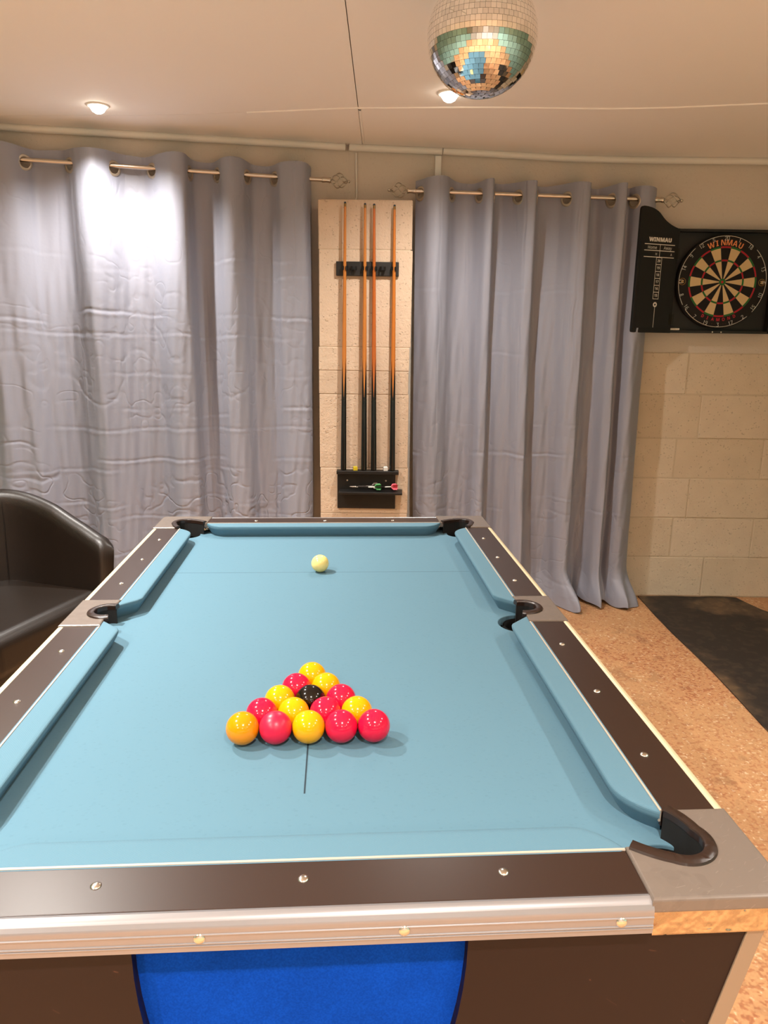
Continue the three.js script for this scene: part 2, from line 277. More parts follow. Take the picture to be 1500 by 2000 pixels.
// rail coordinates: along = metres along the wall, out = metres from the rod towards the room
function buildCurtain(name, label, toWorld, rodY, plan, eyelets, bump, hem) {
  const t = thing(name, label, 'curtain');
  const curve = new THREE.CatmullRomCurve3(plan.map(([a, o]) => new THREE.Vector3(a, o, 0)), false, 'centripetal');
  const N = 460, V = 170, pts = curve.getPoints(N), a0 = plan[0][0], a1 = plan[plan.length - 1][0];
  const top = (a) => rodY(a) + 0.056, sd = name.length + a0 * 3;
  const surf = (u, v, off) => { // v: 0 top, 1 hem
    const p = pts[Math.round(u * N)], y0 = top(p.x), vv = Math.pow(v, 0.9);
    let y = lerp(y0 + 0.004 * Math.sin(p.x * 23 + 1) + 0.09 * p.y, hem.y, vv);
    const low = smooth(0.55, 1, vv), foot = smooth(0.90, 1, vv) ** 1.3;
    let out = p.y * 1.25 * (1 - 0.12 * smooth(0, 0.3, vv) + 0.25 * low) + 0.010 * Math.sin(p.x * 31 + vv * 2.2 + sd) * smooth(0.05, 0.35, vv) + 0.006 * Math.sin(p.x * 57 - vv * 3 + sd * 2) * smooth(0.1, 0.5, vv);
    out += 0.0025 * Math.sin(p.x * 140 + vv * 9) * Math.sin(vv * 26 + p.x * 11) * smooth(0.1, 0.4, vv);
    let a = p.x + 0.012 * low * Math.sin(p.x * 9 + sd) + hem.drift * vv;
    if (hem.puddle) { const f = hem.puddle(p.x, foot); out += f[0]; y = Math.max(y + f[1], 0.004); a += f[2]; }
    return [a, y, Math.max(out, -0.085) + off];
  };
  const rows = (v) => (v < 0.2 ? v * 0.25 : 0.05 + (v - 0.2) / 0.8 * 0.95); // more rows near the heading, where the eyelets are punched through
  const cloth = grid(N, V, (u, v0) => { const v = rows(v0), [a, y, o] = surf(u, v, 0), w = toWorld(a, y, o); return [w.x, w.y, w.z, u * 1.0, 1 - v]; });
  { const ctr = eyelets.map(([e]) => toWorld(e, rodY(e) - 0.011, 0)), p = cloth.attributes.position, id = [...cloth.index.array], keep = [], m = new THREE.Vector3(); for (let i = 0; i < id.length; i += 3) { m.set(0, 0, 0); for (let k = 0; k < 3; k++) m.add(new THREE.Vector3().fromBufferAttribute(p, id[i + k])); m.divideScalar(3); if (m.y < rodY(0) - 0.2 || ctr.every((c) => c.distanceTo(m) > 0.0275)) keep.push(id[i], id[i + 1], id[i + 2]); } cloth.setIndex(keep); }
  part('curtain_cloth', cloth, curtainMat(bump), t);
  const ring = lathe([[0.0225, -0.0022], [0.0225, 0.0022], [0.0245, 0.0036], [0.0315, 0.0036], [0.0345, 0.0012], [0.0345, -0.0012], [0.0315, -0.0036], [0.0245, -0.0036], [0.0225, -0.0022]], 32);
  for (const [e, slope] of eyelets) {
    const m = part('eyelet', ring, M.eyelet, t), c = toWorld(e, rodY(e) - 0.011, 0.0), ax = toWorld(e + slope[0], rodY(e), slope[1]).sub(toWorld(e, rodY(e), 0)).normalize();
    m.position.copy(c); m.quaternion.setFromUnitVectors(new THREE.Vector3(0, 1, 0), ax);
  }
  return t;
}
function buildRod(label, a, b, ends, brackets) { // a, b world points
  const t = thing('curtain_rod', label, 'curtain rod', [a.x, a.y, a.z]); const d = b.clone().sub(a), L = d.length(); d.normalize();
  const q = new THREE.Quaternion().setFromUnitVectors(new THREE.Vector3(1, 0, 0), d); t.quaternion.copy(q);
  part('rod', new THREE.CylinderGeometry(0.0095, 0.0095, L, 20).rotateZ(Math.PI / 2).translate(L / 2, 0, 0), M.steel, t);
  for (const e of ends) { // barley twist cage finials
    const sx = e ? 1 : -1, x0 = e ? L : 0, g = [];
    for (let k = 0; k < 5; k++) { const p = []; for (let j = 0; j <= 10; j++) { const u = j / 10, an = k * Math.PI * 2 / 5 + u * 2.6, r = 0.004 + 0.030 * Math.sin(Math.PI * u) ** 0.9; p.push([x0 + sx * (0.012 + u * 0.082), r * Math.cos(an), r * Math.sin(an)]); } g.push(tube(p, 0.0024, 30, 6)); }
    const f = part('finial', merge(g), M.steel, t);
    part('finial_collar', lathe([[0.0098, -0.03], [0.0125, -0.028], [0.0125, -0.018], [0.0105, -0.014], [0.0105, 0.004], [0.013, 0.006], [0.013, 0.012], [0.004, 0.016], [0.0001, 0.016]], 20).rotateZ(-sx * Math.PI / 2).translate(x0, 0, 0), M.steel, t);
    part('finial_tip', new THREE.SphereGeometry(0.0075, 14, 10).translate(x0 + sx * 0.1, 0, 0), M.steel, t);
  }
  for (const [s, depth, nrm] of brackets) {
    const dirL = nrm.clone().applyQuaternion(q.clone().invert());
    const g = new THREE.CylinderGeometry(0.006, 0.006, depth, 12).translate(0, depth / 2, 0), plate_ = new THREE.CylinderGeometry(0.024, 0.026, 0.006, 24).translate(0, depth - 0.003, 0);
    const m = part('bracket', merge([g, plate_]), M.steel, t); m.position.set(s, 0, 0); m.quaternion.setFromUnitVectors(new THREE.Vector3(0, 1, 0), dirL);
  }
}
const ROD_R_Z = -3.80, ROD_OFF = 0.10;
const rightRodY = (x) => 2.081 - (x - 0.10) * 0.0215;
const leftRodY = (a) => 2.121 + (-a) * 0.0155; // a = minus the distance from the corner
const leftWorld = (a, y, o) => CORNER.clone().addScaledVector(LDIR, -a).addScaledVector(LNORM, ROD_OFF + o).setY(y);
const rightWorld = (a, y, o) => new THREE.Vector3(a, y, ROD_R_Z + o);
{
  const planR = [[0.132, -0.025], [0.157, 0], [0.195, 0.04], [0.24, 0.05], [0.28, 0.035], [0.303, 0.002], [0.33, -0.03], [0.375, -0.042], [0.415, -0.03], [0.442, 0], [0.47, 0.04], [0.497, 0.046], [0.509, 0.012], [0.515, -0.028], [0.55, -0.045], [0.60, -0.025], [0.630, 0], [0.668, 0.038], [0.702, 0.046], [0.716, 0.008], [0.724, -0.03], [0.765, -0.045], [0.83, -0.028], [0.865, 0], [0.91, 0.04], [0.958, 0.046], [0.974, 0.003], [0.985, -0.032], [1.02, -0.045], [1.055, -0.025], [1.081, 0], [1.105, 0.03], [1.136, 0.038], [1.149, 0.003], [1.157, -0.024], [1.173, -0.03], [1.192, 0], [1.215, 0.025], [1.255, 0.028], [1.292, 0.0], [1.307, -0.03]];
  const eyR = [[0.157], [0.306], [0.442], [0.630], [0.865], [1.081], [1.192], [0.509], [0.718], [0.976], [1.150]];
  // axis of each ring is normal to the cloth there
  const bell = (x, c, w) => Math.exp(-(((x - c) / w) ** 2));
  const puddle = (x, f) => { const b1 = bell(x, 0.955, 0.055), b2 = bell(x, 1.105, 0.035), b3 = bell(x, 1.225, 0.05), b4 = bell(x, 1.30, 0.02), l1 = bell(x, 1.035, 0.03), l2 = bell(x, 1.165, 0.022); return [f * (0.035 + 0.075 * b1 + 0.05 * b2 + 0.075 * b3 + 0.05 * b4 - 0.03 * l1 + 0.012 * Math.sin(x * 61)), f * (0.055 * l1 + 0.035 * l2 + 0.014 * Math.sin(x * 47)), f * (0.055 * b1 + 0.02 * b2 + 0.035 * b3 + 0.05 * b4 - 0.01 * l1)]; };
  const eyAxis = (plan, e) => { const c = new THREE.CatmullRomCurve3(plan.map(([a, o]) => new THREE.Vector3(a, o, 0)), false, 'centripetal').getPoints(800); let best = 1e9, bi = 1; for (let i = 1; i < 800; i++) { const d = Math.abs(c[i].x - e) + Math.abs(c[i].y) * 2; if (d < best) { best = d; bi = i; } } const tx = c[bi + 1].x - c[bi - 1].x, ty = c[bi + 1].y - c[bi - 1].y; return [-ty, tx]; };
  buildCurtain('curtain', 'pale blue eyelet curtain on the right, its hem bunched on the floor', rightWorld, rightRodY, planR, eyR.map(([e]) => [e, eyAxis(planR, e)]), creaseBump(11, [[0.80, 0.25], [0.66, 0.35], [0.49, 0.3], [0.41, 0.9], [0.30, 0.6], [0.26, 0.5]], 0.35), { y: 0.006, drift: 0.022, puddle });
  const planL = [[-1.92, 0.01], [-1.85, -0.03], [-1.78, 0.0], [-1.70, 0.045], [-1.60, 0.05], [-1.52, 0.035], [-1.474, 0], [-1.44, -0.028], [-1.38, -0.034], [-1.32, -0.028], [-1.284, 0], [-1.25, 0.03], [-1.19, 0.052], [-1.13, 0.03], [-1.094, 0], [-1.06, -0.024], [-1.01, -0.03], [-0.96, -0.024], [-0.925, 0], [-0.89, 0.03], [-0.825, 0.055], [-0.778, 0.045], [-0.758, 0.0], [-0.742, -0.03], [-0.70, -0.04], [-0.655, -0.028], [-0.631, 0], [-0.61, 0.032], [-0.57, 0.05], [-0.52, 0.03], [-0.496, 0], [-0.47, -0.03], [-0.43, -0.035], [-0.39, -0.025], [-0.365, 0], [-0.34, 0.03], [-0.28, 0.045], [-0.225, 0.035], [-0.198, 0.0], [-0.19, -0.03]];
  const eyL = [-1.474, -1.284, -1.094, -0.925, -0.758, -0.631, -0.496, -0.365];
  buildCurtain('curtain', 'pale blue eyelet curtain on the left, crumpled and lit by the ceiling spot', leftWorld, leftRodY, planL, eyL.map((e) => [e, eyAxis(planL, e)]), creaseBump(29, [[0.83, 0.5], [0.80, 0.4], [0.715, 0.9], [0.695, 0.8], [0.67, 0.5], [0.585, 0.3], [0.505, 1], [0.49, 0.6], [0.46, 0.5], [0.385, 0.8], [0.36, 0.5], [0.29, 1], [0.275, 0.9], [0.24, 0.6], [0.2, 0.8], [0.15, 0.6]], 1), { y: 0.008, drift: 0, puddle: null });
  const NZ = new THREE.Vector3(0, 0, -1);
  buildRod('brushed steel curtain rod with cage finials carrying the right curtain', rightWorld(0.104, rightRodY(0.104), 0), rightWorld(1.318, rightRodY(1.318), 0), [0, 1], [[0.045, 0.108, NZ], [1.17, 0.108, NZ]]);
  buildRod('brushed steel curtain rod with a cage finial carrying the left curtain', leftWorld(-1.95, leftRodY(-1.95), 0), leftWorld(-0.112, leftRodY(-0.112), 0), [1], [[1.70, 0.095, LNORM.clone().negate()], [0.35, 0.095, LNORM.clone().negate()]]);
}

// ---------------------------------------------------------------- pool table (its own frame: x across, z towards the camera, origin on the floor)
const TABLE = { x: -0.138, z: -1.513, turn: 0.06669 };
const tableRot = new THREE.Matrix4().makeRotationY(TABLE.turn).setPosition(TABLE.x, 0, TABLE.z);
const onTable = (x, y, z) => new THREE.Vector3(x, y, z).applyMatrix4(tableRot);
const BED = 0.765, TOP = 0.80;
{
  const WI = 0.4466, WO = 0.5192, LI = 0.7905, LO = 0.8607, SX = 0.374, SZ = 0.722, MZ = 0.0775;
  const t = thing('pool_table', 'blue cloth pool table with dark brown rails and grey corner caps', 'pool table', [TABLE.x, 0, TABLE.z], TABLE.turn);
  const CO = [0.438, 0.780], RC = 0.041, RM = 0.051;
  const clothTex = canvasTex(1024, 2048, (g, w, h) => {
    g.fillStyle = '#ffffff'; g.fillRect(0, 0, w, h); seed = 77;
    for (let k = 0; k < 16000; k++) { const v = 232 + Math.floor(rnd() * 24); g.fillStyle = `rgba(${v},${v},${v},0.3)`; const q = rr(2, 5); g.fillRect(rnd() * w, rnd() * h, q, q); }
    const px = (x) => (x + 0.5) * w, pz = (z) => (z + 0.84) / 1.68 * h;
    g.strokeStyle = 'rgba(40,70,90,0.55)'; g.lineWidth = 2.2; g.beginPath(); g.moveTo(px(-0.40), pz(-0.385)); g.lineTo(px(0.40), pz(-0.381)); g.stroke();
    g.strokeStyle = 'rgba(40,50,58,0.85)'; g.lineWidth = 2.2; g.beginPath(); g.moveTo(px(-0.0075), pz(0.468)); g.lineTo(px(-0.0078), pz(0.613)); g.stroke();
  });
  clothTex.wrapS = clothTex.wrapT = THREE.ClampToEdgeWrapping;
  const CLOTH = '#54798b';
  const bedMat = new THREE.MeshPhysicalMaterial({ color: CLOTH, roughness: 0.92, map: clothTex });
  const cushMat = new THREE.MeshPhysicalMaterial({ color: CLOTH, roughness: 0.9, bumpMap: fabricBump, bumpScale: 0.0002 });
  // playing bed with six round pocket cut-outs
  const holes = []; for (const sx of [-1, 1]) { for (const sz of [-1, 1]) holes.push(circlePts(sx * CO[0], sz * CO[1], RC).reverse()); holes.push(circlePts(sx * 0.449, 0, RM).reverse()); }
  const bed = plate([[-0.5, 0.84], [0.5, 0.84], [0.5, -0.84], [-0.5, -0.84]], BED - 0.02, BED, 0.002, holes, 2);
  { const p = bed.attributes.position, uv = bed.attributes.uv; for (let i = 0; i < p.count; i++) uv.setXY(i, p.getX(i) + 0.5, 1 - (p.getZ(i) + 0.84) / 1.68); }
  part('playing_bed', bed, bedMat, t);
  // cushions
  const cushion = (contour, bx) => { // contour: back end, nose ..., back end; `bx` keeps the ends at the back line
    const n = contour.length, nrm = contour.map((c, i) => { const a = contour[Math.max(0, i - 1)], b = contour[Math.min(n - 1, i + 1)]; const dx = b[0] - a[0], dz = b[1] - a[1], l = Math.hypot(dx, dz); return [dz / l, -dx / l]; });
    // make normals point out of the cushion (towards the bed): away from the chord between the two ends
    const mid = [(contour[0][0] + contour[n - 1][0]) / 2, (contour[0][1] + contour[n - 1][1]) / 2], half = contour[Math.floor(n / 2)];
    if ((half[0] - mid[0]) * nrm[Math.floor(n / 2)][0] + (half[1] - mid[1]) * nrm[Math.floor(n / 2)][1] < 0) nrm.forEach((v) => { v[0] *= -1; v[1] *= -1; });
    const rows = [[-0.009, 0.8002], [-0.0022, 0.7999], [-0.0006, 0.799], [0, 0.7972], [-0.0006, 0.7935], [-0.0035, 0.787], [-0.0095, 0.7765], [-0.0165, BED - 0.001]];
    const pos = [], idx = [], uv = [];
    for (const [o, y] of rows) contour.forEach((c, i) => { pos.push(c[0] + nrm[i][0] * o, y, c[1] + nrm[i][1] * o); uv.push(c[0] + nrm[i][0] * (o + (y - 0.79)), c[1] + nrm[i][1] * (o + (y - 0.79))); });
    for (let j = 0; j < rows.length - 1; j++) for (let i = 0; i < n - 1; i++) { const a = j * n + i, b = a + 1, c = a + n, d = c + 1; idx.push(a, b, c, b, d, c); }
    const top = contour.map((c, i) => [c[0] + nrm[i][0] * rows[0][0], c[1] + nrm[i][1] * rows[0][0]]);
    const tri = THREE.ShapeUtils.triangulateShape(top.map((q) => new THREE.Vector2(q[0], q[1])), []);
    for (const q of tri) idx.push(q[0], q[1], q[2]);
    const g = new THREE.BufferGeometry(); g.setAttribute('position', new THREE.Float32BufferAttribute(pos, 3)); g.setAttribute('uv', new THREE.Float32BufferAttribute(uv, 2)); g.setIndex(idx);
    // outward faces: flip if the first face points into the body
    const cn = toCreasedNormals(g, 0.9); return cn;
  };
  const sideContour = (sx, sz) => { const q = [[WI - 0.001, 0.046], ...bez2([0.412, 0.0805], [0.403, 0.087], [0.403, 0.104], 6), [0.403, 0.25], [0.403, 0.4], [0.403, 0.55], ...bez2([0.403, 0.655], [0.403, 0.697], [WI - 0.001, 0.7245], 10)]; return q.map(([x, z]) => [x * sx, z * sz]); };
  const fixWinding = (g, cx, cz) => { // triangles face away from the inside point
    const p = g.attributes.position; const A = new THREE.Vector3(), B = new THREE.Vector3(), C = new THREE.Vector3(), nn = new THREE.Vector3();
    for (let i = 0; i < p.count; i += 3) { A.fromBufferAttribute(p, i); B.fromBufferAttribute(p, i + 1); C.fromBufferAttribute(p, i + 2); nn.crossVectors(B.clone().sub(A), C.clone().sub(A)); const m = A.clone().add(B).add(C).divideScalar(3); const inside = new THREE.Vector3(Math.abs(cx) > 0.1 ? Math.sign(cx) * 0.44 : clamp(m.x, -0.31, 0.31), 0.78, Math.abs(cz) > 0.6 ? Math.sign(cz) * 0.785 : clamp(m.z, Math.min(0.1 * Math.sign(cz), 0.66 * Math.sign(cz)), Math.max(0.1 * Math.sign(cz), 0.66 * Math.sign(cz))));
      if (nn.dot(m.sub(inside)) < 0) for (const k of ['position', 'normal', 'uv']) { const a = g.attributes[k], s = a.itemSize; for (let q = 0; q < s; q++) { const u = a.array[(i + 1) * s + q]; a.array[(i + 1) * s + q] = a.array[(i + 2) * s + q]; a.array[(i + 2) * s + q] = u; } } }
    const h = g.clone(); h.deleteAttribute('normal'); return toCreasedNormals(mergeVertices(h, 1e-5), 0.9);
  };
  for (const sx of [-1, 1]) for (const sz of [-1, 1]) part('cushion', fixWinding(cushion(sideContour(sx, sz)), sx * 0.44, sz * 0.4), cushMat, t);
  for (const sz of [-1, 1]) { const half = [...bez2([0.376, LI - 0.001], [0.352, 0.745], [0.315, 0.745], 10), [0.2, 0.745], [0.1, 0.745]]; const q = [...half, ...half.slice().reverse().map(([x, z]) => [-x, z])].map(([x, z]) => [x, z * sz]); part('cushion', fixWinding(cushion(q), 0, sz * 0.785), cushMat, t); }
  // laminate rail tops, white inlay strips, aluminium edge extrusions, screws
  const edge = [[0, 0.7995], [0.004, 0.8008], [0.009, 0.7995], [0.0125, 0.7965], [0.0148, 0.7925], [0.0155, 0.788], [0.0155, 0.7842], [0.0166, 0.7836], [0.0166, 0.7826], [0.0155, 0.782], [0.0155, 0.7738], [0.0166, 0.7732], [0.0166, 0.7722], [0.0156, 0.7718], [0.0156, 0.7708], [0.0166, 0.7704], [0.0166, 0.7694], [0.0155, 0.769], [0.0155, 0.763], [0.0, 0.763]];
  const railTop = (x0, x1, z0, z1) => boxUV(rspan(x0, x1, 0.778, TOP, z0, z1, 0.0012, 1));
  const screwG = new THREE.SphereGeometry(0.0062, 18, 10, 0, Math.PI * 2, 0, Math.PI / 2).scale(1, 0.45, 1), slot = merge([box(0.006, 0.0006, 0.0011, 0, 0.0027, 0), box(0.0011, 0.0006, 0.006, 0, 0.0027, 0)]);
  const addScrew = (parent, x, y, z, rx = 0) => { const s = part('screw', screwG, M.screw, parent, [x, y, z]); s.rotation.x = rx; const c = part('screw_slot', slot, M.eyelet, parent); parent.remove(c); return s; };
  for (const sx of [-1, 1]) for (const sz of [-1, 1]) {
    const z0 = sz > 0 ? MZ : -SZ, z1 = sz > 0 ? SZ : -MZ, xa = sx > 0 ? WI + 0.002 : -WO, xb = sx > 0 ? WO : -WI - 0.002;
    const r = part('rail', railTop(xa, xb, z0, z1), M.brown, t);
    for (const z of [0.197, 0.396, 0.593]) addScrew(r, sx * 0.480, TOP, sz * z);
    part('inlay_strip', span(sx > 0 ? WI - 0.0006 : -WI - 0.002, sx > 0 ? WI + 0.002 : -WI + 0.0006, 0.785, TOP + 0.0013, z0, z1), M.inlay, t);
    const path = [[sx * WO, z0], [sx * WO, (z0 + z1) / 2], [sx * WO, z1]]; part('edge_trim', sweepXZ(path, edge, sx, true, 0.5), M.creamTrim, t);
  }
  for (const sz of [-1, 1]) {
    const za = sz > 0 ? LI + 0.002 : -LO, zb = sz > 0 ? LO : -LI - 0.002;
    const r = part('rail', railTop(-SX, SX, za, zb), M.brown, t); for (const x of [-0.223, 0, 0.223]) addScrew(r, x, TOP, sz * 0.821);
    part('inlay_strip', span(-SX, SX, 0.785, TOP + 0.0012, sz > 0 ? LI - 0.0012 : -LI - 0.002, sz > 0 ? LI + 0.002 : -LI + 0.0012), M.inlay, t);
    const e = part('edge_trim', sweepXZ([[-SX, sz * LO], [0, sz * LO], [SX, sz * LO]], edge, -sz, true, 0.5), M.alu, t);
    for (const x of [-0.315, -0.104, 0.107, 0.339]) addScrew(e, x, 0.7785, sz * (LO + 0.0155), sz * Math.PI / 2);
  }
  // grey plastic caps over the corners and middle pockets, pocket liners and cups
  const capTex = canvasTex(512, 512, (g, w, h) => { g.fillStyle = '#cfcfcf'; g.fillRect(0, 0, w, h); seed = 31; for (let k = 0; k < 160; k++) { const x = rnd() * w, y = rnd() * h, r = rr(4, 30), v = rnd() < 0.6 ? 255 : 150; g.fillStyle = `rgba(${v},${v},${v},${rr(0.02, 0.09)})`; g.beginPath(); g.ellipse(x, y, r, r * rr(0.3, 1), rnd() * 3, 0, 7); g.fill(); } for (let k = 0; k < 170; k++) { const x = rnd() * w, y = rnd() * h, l = rr(3, 26), a = rr(-0.9, -0.2); g.strokeStyle = `rgba(255,255,255,${rr(0.1, 0.55)})`; g.lineWidth = rr(0.7, 2); g.beginPath(); g.moveTo(x, y); g.lineTo(x + l * Math.cos(a), y + l * Math.sin(a)); g.stroke(); } }, true);
  capTex.wrapS = capTex.wrapT = THREE.RepeatWrapping; capTex.repeat.set(4.5, 4.5);
  const capMat = phys('#887b71', 0.27, { map: capTex, bumpMap: plasterBump, bumpScale: 0.0004 });
  const liner = [[0.0, 0.797], [0.0, 0.8055], [0.001, 0.8072], [0.003, 0.808], [0.0115, 0.8076], [0.014, 0.8062], [0.0155, 0.8035], [0.0155, 0.797]], linerWall = [[0.0006, 0.752], [0.0006, 0.799], [0.0034, 0.799], [0.0034, 0.752]];
  const cup = lathe([[0.0400, 0.760], [0.0400, 0.70], [0.036, 0.668], [0.001, 0.66], [0.001, 0.656], [0.040, 0.664], [0.0435, 0.70], [0.0435, 0.760]], 36);
  for (const sx of [-1, 1]) {
    for (const sz of [-1, 1]) {
      const c = [0.441, 0.783], pts = [[SX + 0.0008, LI - 0.002], [SX - 0.002, 0.874]]; // quadrant outline
      pts.push([0.512, 0.874], ...bez2([0.516, 0.874], [0.530, 0.874], [0.530, 0.860], 6), [0.530, SZ + 0.0008], [WI + 0.011, SZ + 0.0008], [WI + 0.013, 0.7345]);
      pts.push(...arcPts(c[0], c[1], 0.034, -44 * DEG, 142 * DEG, 20), [0.388, LI - 0.003]);
      const q = pts.map(([x, z]) => [x * sx, z * sz]); if (sx * sz < 0) q.reverse();
      part('corner_cap', boxUV(plate(q, 0.785, 0.8035, 0.0035, [], 3)), capMat, t);
      const lp = [...bez2([0.4475, 0.7285], [0.4605, 0.7435], [0.4645, 0.7665], 6), ...arcPts(c[0], c[1], 0.0285, -34 * DEG, 124 * DEG, 26).slice(1, -1), ...bez2([0.4251, 0.8066], [0.405, 0.799], [0.3865, 0.783], 6)].map(([x, z]) => [x * sx, z * sz]);
      part('pocket_liner', sweepXZ(lp, liner, sx * sz, true, 0.5), M.rubber, t); part('pocket_wall', sweepXZ(lp, linerWall, sx * sz, true, 0.5), M.hole, t);
      part('pocket_cup', cup.clone().translate(sx * CO[0], 0, sz * CO[1]), M.hole, t);
    }
    const q = [[WI - 0.0012, MZ - 0.0006], [0.530, MZ - 0.0006], [0.530, -MZ + 0.0006], [WI - 0.0012, -MZ + 0.0006], ...arcPts(0.452, 0, 0.034, -96 * DEG, 96 * DEG, 20)].map(([x, z]) => [x * sx, z]); if (sx > 0) q.reverse();
    part('middle_cap', boxUV(plate(sx > 0 ? q.reverse() : q, 0.785, 0.8032, 0.003, [], 2)), capMat, t);
    const lp = arcPts(0.452, 0, 0.0275, -108 * DEG, 108 * DEG, 26).map(([x, z]) => [x * sx, z]);
    part('pocket_liner', sweepXZ(lp, liner, sx, true, 0.5), M.rubber, t); part('pocket_wall', sweepXZ(lp, linerWall, sx, true, 0.5), M.hole, t);
    part('pocket_cup', cup.clone().translate(sx * 0.452, 0, 0), M.hole, t);
  }
  // polished metal corner plates under the caps, a little dented, mirroring the floor
  const plateMat = std('#b3a690', 0.05, { metalness: 1, bumpMap: plasterBump, bumpScale: 0.02 });
  for (const sx of [-1, 1]) for (const sz of [-1, 1]) {
    const q = [[SX + 0.004, 0.8675], [0.500, 0.8675], ...bez2([0.504, 0.8675], [0.5205, 0.8675], [0.5205, 0.851], 8), [0.5205, SZ + 0.002], [0.498, SZ + 0.002], ...arcPts(0.441, 0.783, 0.052, -34 * DEG, 124 * DEG, 14), [SX + 0.004, 0.835]].map(([x, z]) => [x * sx, z * sz]); if (sx * sz < 0) q.reverse();
    part('corner_plate', boxUV(toCreasedNormals(plate(q, 0.7495, 0.7865, 0.004, [], 3), 0.7)), plateMat, t);
  }
  for (const sx of [-1, 1]) part('middle_plate', boxUV(rspan(sx > 0 ? 0.498 : -0.524, sx > 0 ? 0.524 : -0.498, 0.750, 0.786, -0.075, 0.075, 0.004)), plateMat, t);
  // cabinet body, tapering downwards, with a felt lined ball return in the near end
  const taper = 0.236, xw = (y) => 0.490 - taper * (0.752 - y), zw = 0.862, yb = 0.40, xb = xw(yb);
  const scratchMap = canvasTex(1024, 512, (g, w, h) => { g.fillStyle = '#221410'; g.fillRect(0, 0, w, h); seed = 92; for (let k = 0; k < 90; k++) { const x = rnd() * w, y = rnd() * h, l = rr(1, 22), a = rr(0.1, 0.9); g.strokeStyle = `rgba(100,62,46,${rr(0.2, 0.8)})`; g.lineWidth = rr(0.6, 1.8); g.beginPath(); g.moveTo(x, y); g.lineTo(x + l * Math.cos(a), y + l * Math.sin(a)); g.stroke(); } });
  const frontMat = phys('#ffffff', 0.5, { map: scratchMap, specularIntensity: 0.45 });
  const U = (grow) => { const q = []; for (let k = 0; k <= 32; k++) { const a = Math.PI * k / 32; q.push([(0.178 + grow) * Math.cos(a), 0.75 - (0.33 + grow) * Math.sin(a)]); } return q; };
  const frontPts = [[-xw(0.762), 0.762], [-xb, yb], [xb, yb], [xw(0.762), 0.762]];
  const cut = U(0), frontOutline = [[-xw(0.762), 0.762], [-xb, yb], [xb, yb], [xw(0.762), 0.762], [0.178, 0.762], ...cut, [-0.178, 0.762]];
  const front = panelXY(frontOutline, zw - 0.018, zw); { const p = front.attributes.position, uv = front.attributes.uv; for (let i = 0; i < p.count; i++) uv.setXY(i, p.getX(i) + 0.5, (p.getY(i) - yb) / 0.5); }
  part('end_panel', front, frontMat, t);
  const feltBlue = new THREE.MeshPhysicalMaterial({ color: '#0945b2', roughness: 1, specularIntensity: 0.15, map: feltMap });
  { const a = U(0.0), n = a.length - 1; const wall = grid(n, 1, (u, v, i, j) => [a[i][0], a[i][1], zw - 0.001 - 0.014 * j, u * 1.0, j * 0.06], true); const back = panelXY([[-0.2, 0.762], ...U(0.012).slice().reverse(), [0.2, 0.762]], zw - 0.022, zw - 0.014); part('ball_return_lining', wall, new THREE.MeshPhysicalMaterial().copy(feltBlue), t).material.side = THREE.DoubleSide; part('ball_return_back', boxUV(back), feltBlue, t); }
  part('end_panel', panelXY(frontPts, -zw, -zw + 0.018), frontMat, t);
  for (const sx of [-1, 1]) {
    const side = new THREE.BoxGeometry(0.016, 0.372, 2 * zw - 0.036).rotateZ(-sx * Math.atan(taper)).translate(sx * (xw(0.581) - 0.001), 0.581, 0); part('side_panel', side, frontMat, t);
    for (const sz of [-1, 1]) { const tr = panelXY([[xw(0.757) - 0.001, 0.757], [xb - 0.001, yb], [xb + 0.019, yb], [xw(0.757) + 0.019, 0.757]].map(([x, y]) => [x * sx, y]), zw - 0.02, zw + 0.002, 0.001); if (sz < 0) tr.translate(0, 0, -2 * zw + 0.018); part('corner_trim', tr, M.aluSoft, t); }
  }
  part('base_panel', span(-xb, xb, yb, yb + 0.016, -zw + 0.02, zw - 0.02), M.darkPanel, t);
  const legG = lathe([[0.001, 0.0], [0.045, 0.0], [0.048, 0.012], [0.048, 0.02], [0.040, 0.03], [0.056, yb], [0.001, yb]], 4, Math.PI / 4).rotateY(0);
  for (const sx of [-1, 1]) for (const sz of [-1, 1]) part('leg', toCreasedNormals(legG.clone(), 0.4), M.darkPanel, t, [sx * 0.33, 0, sz * 0.74]);
}

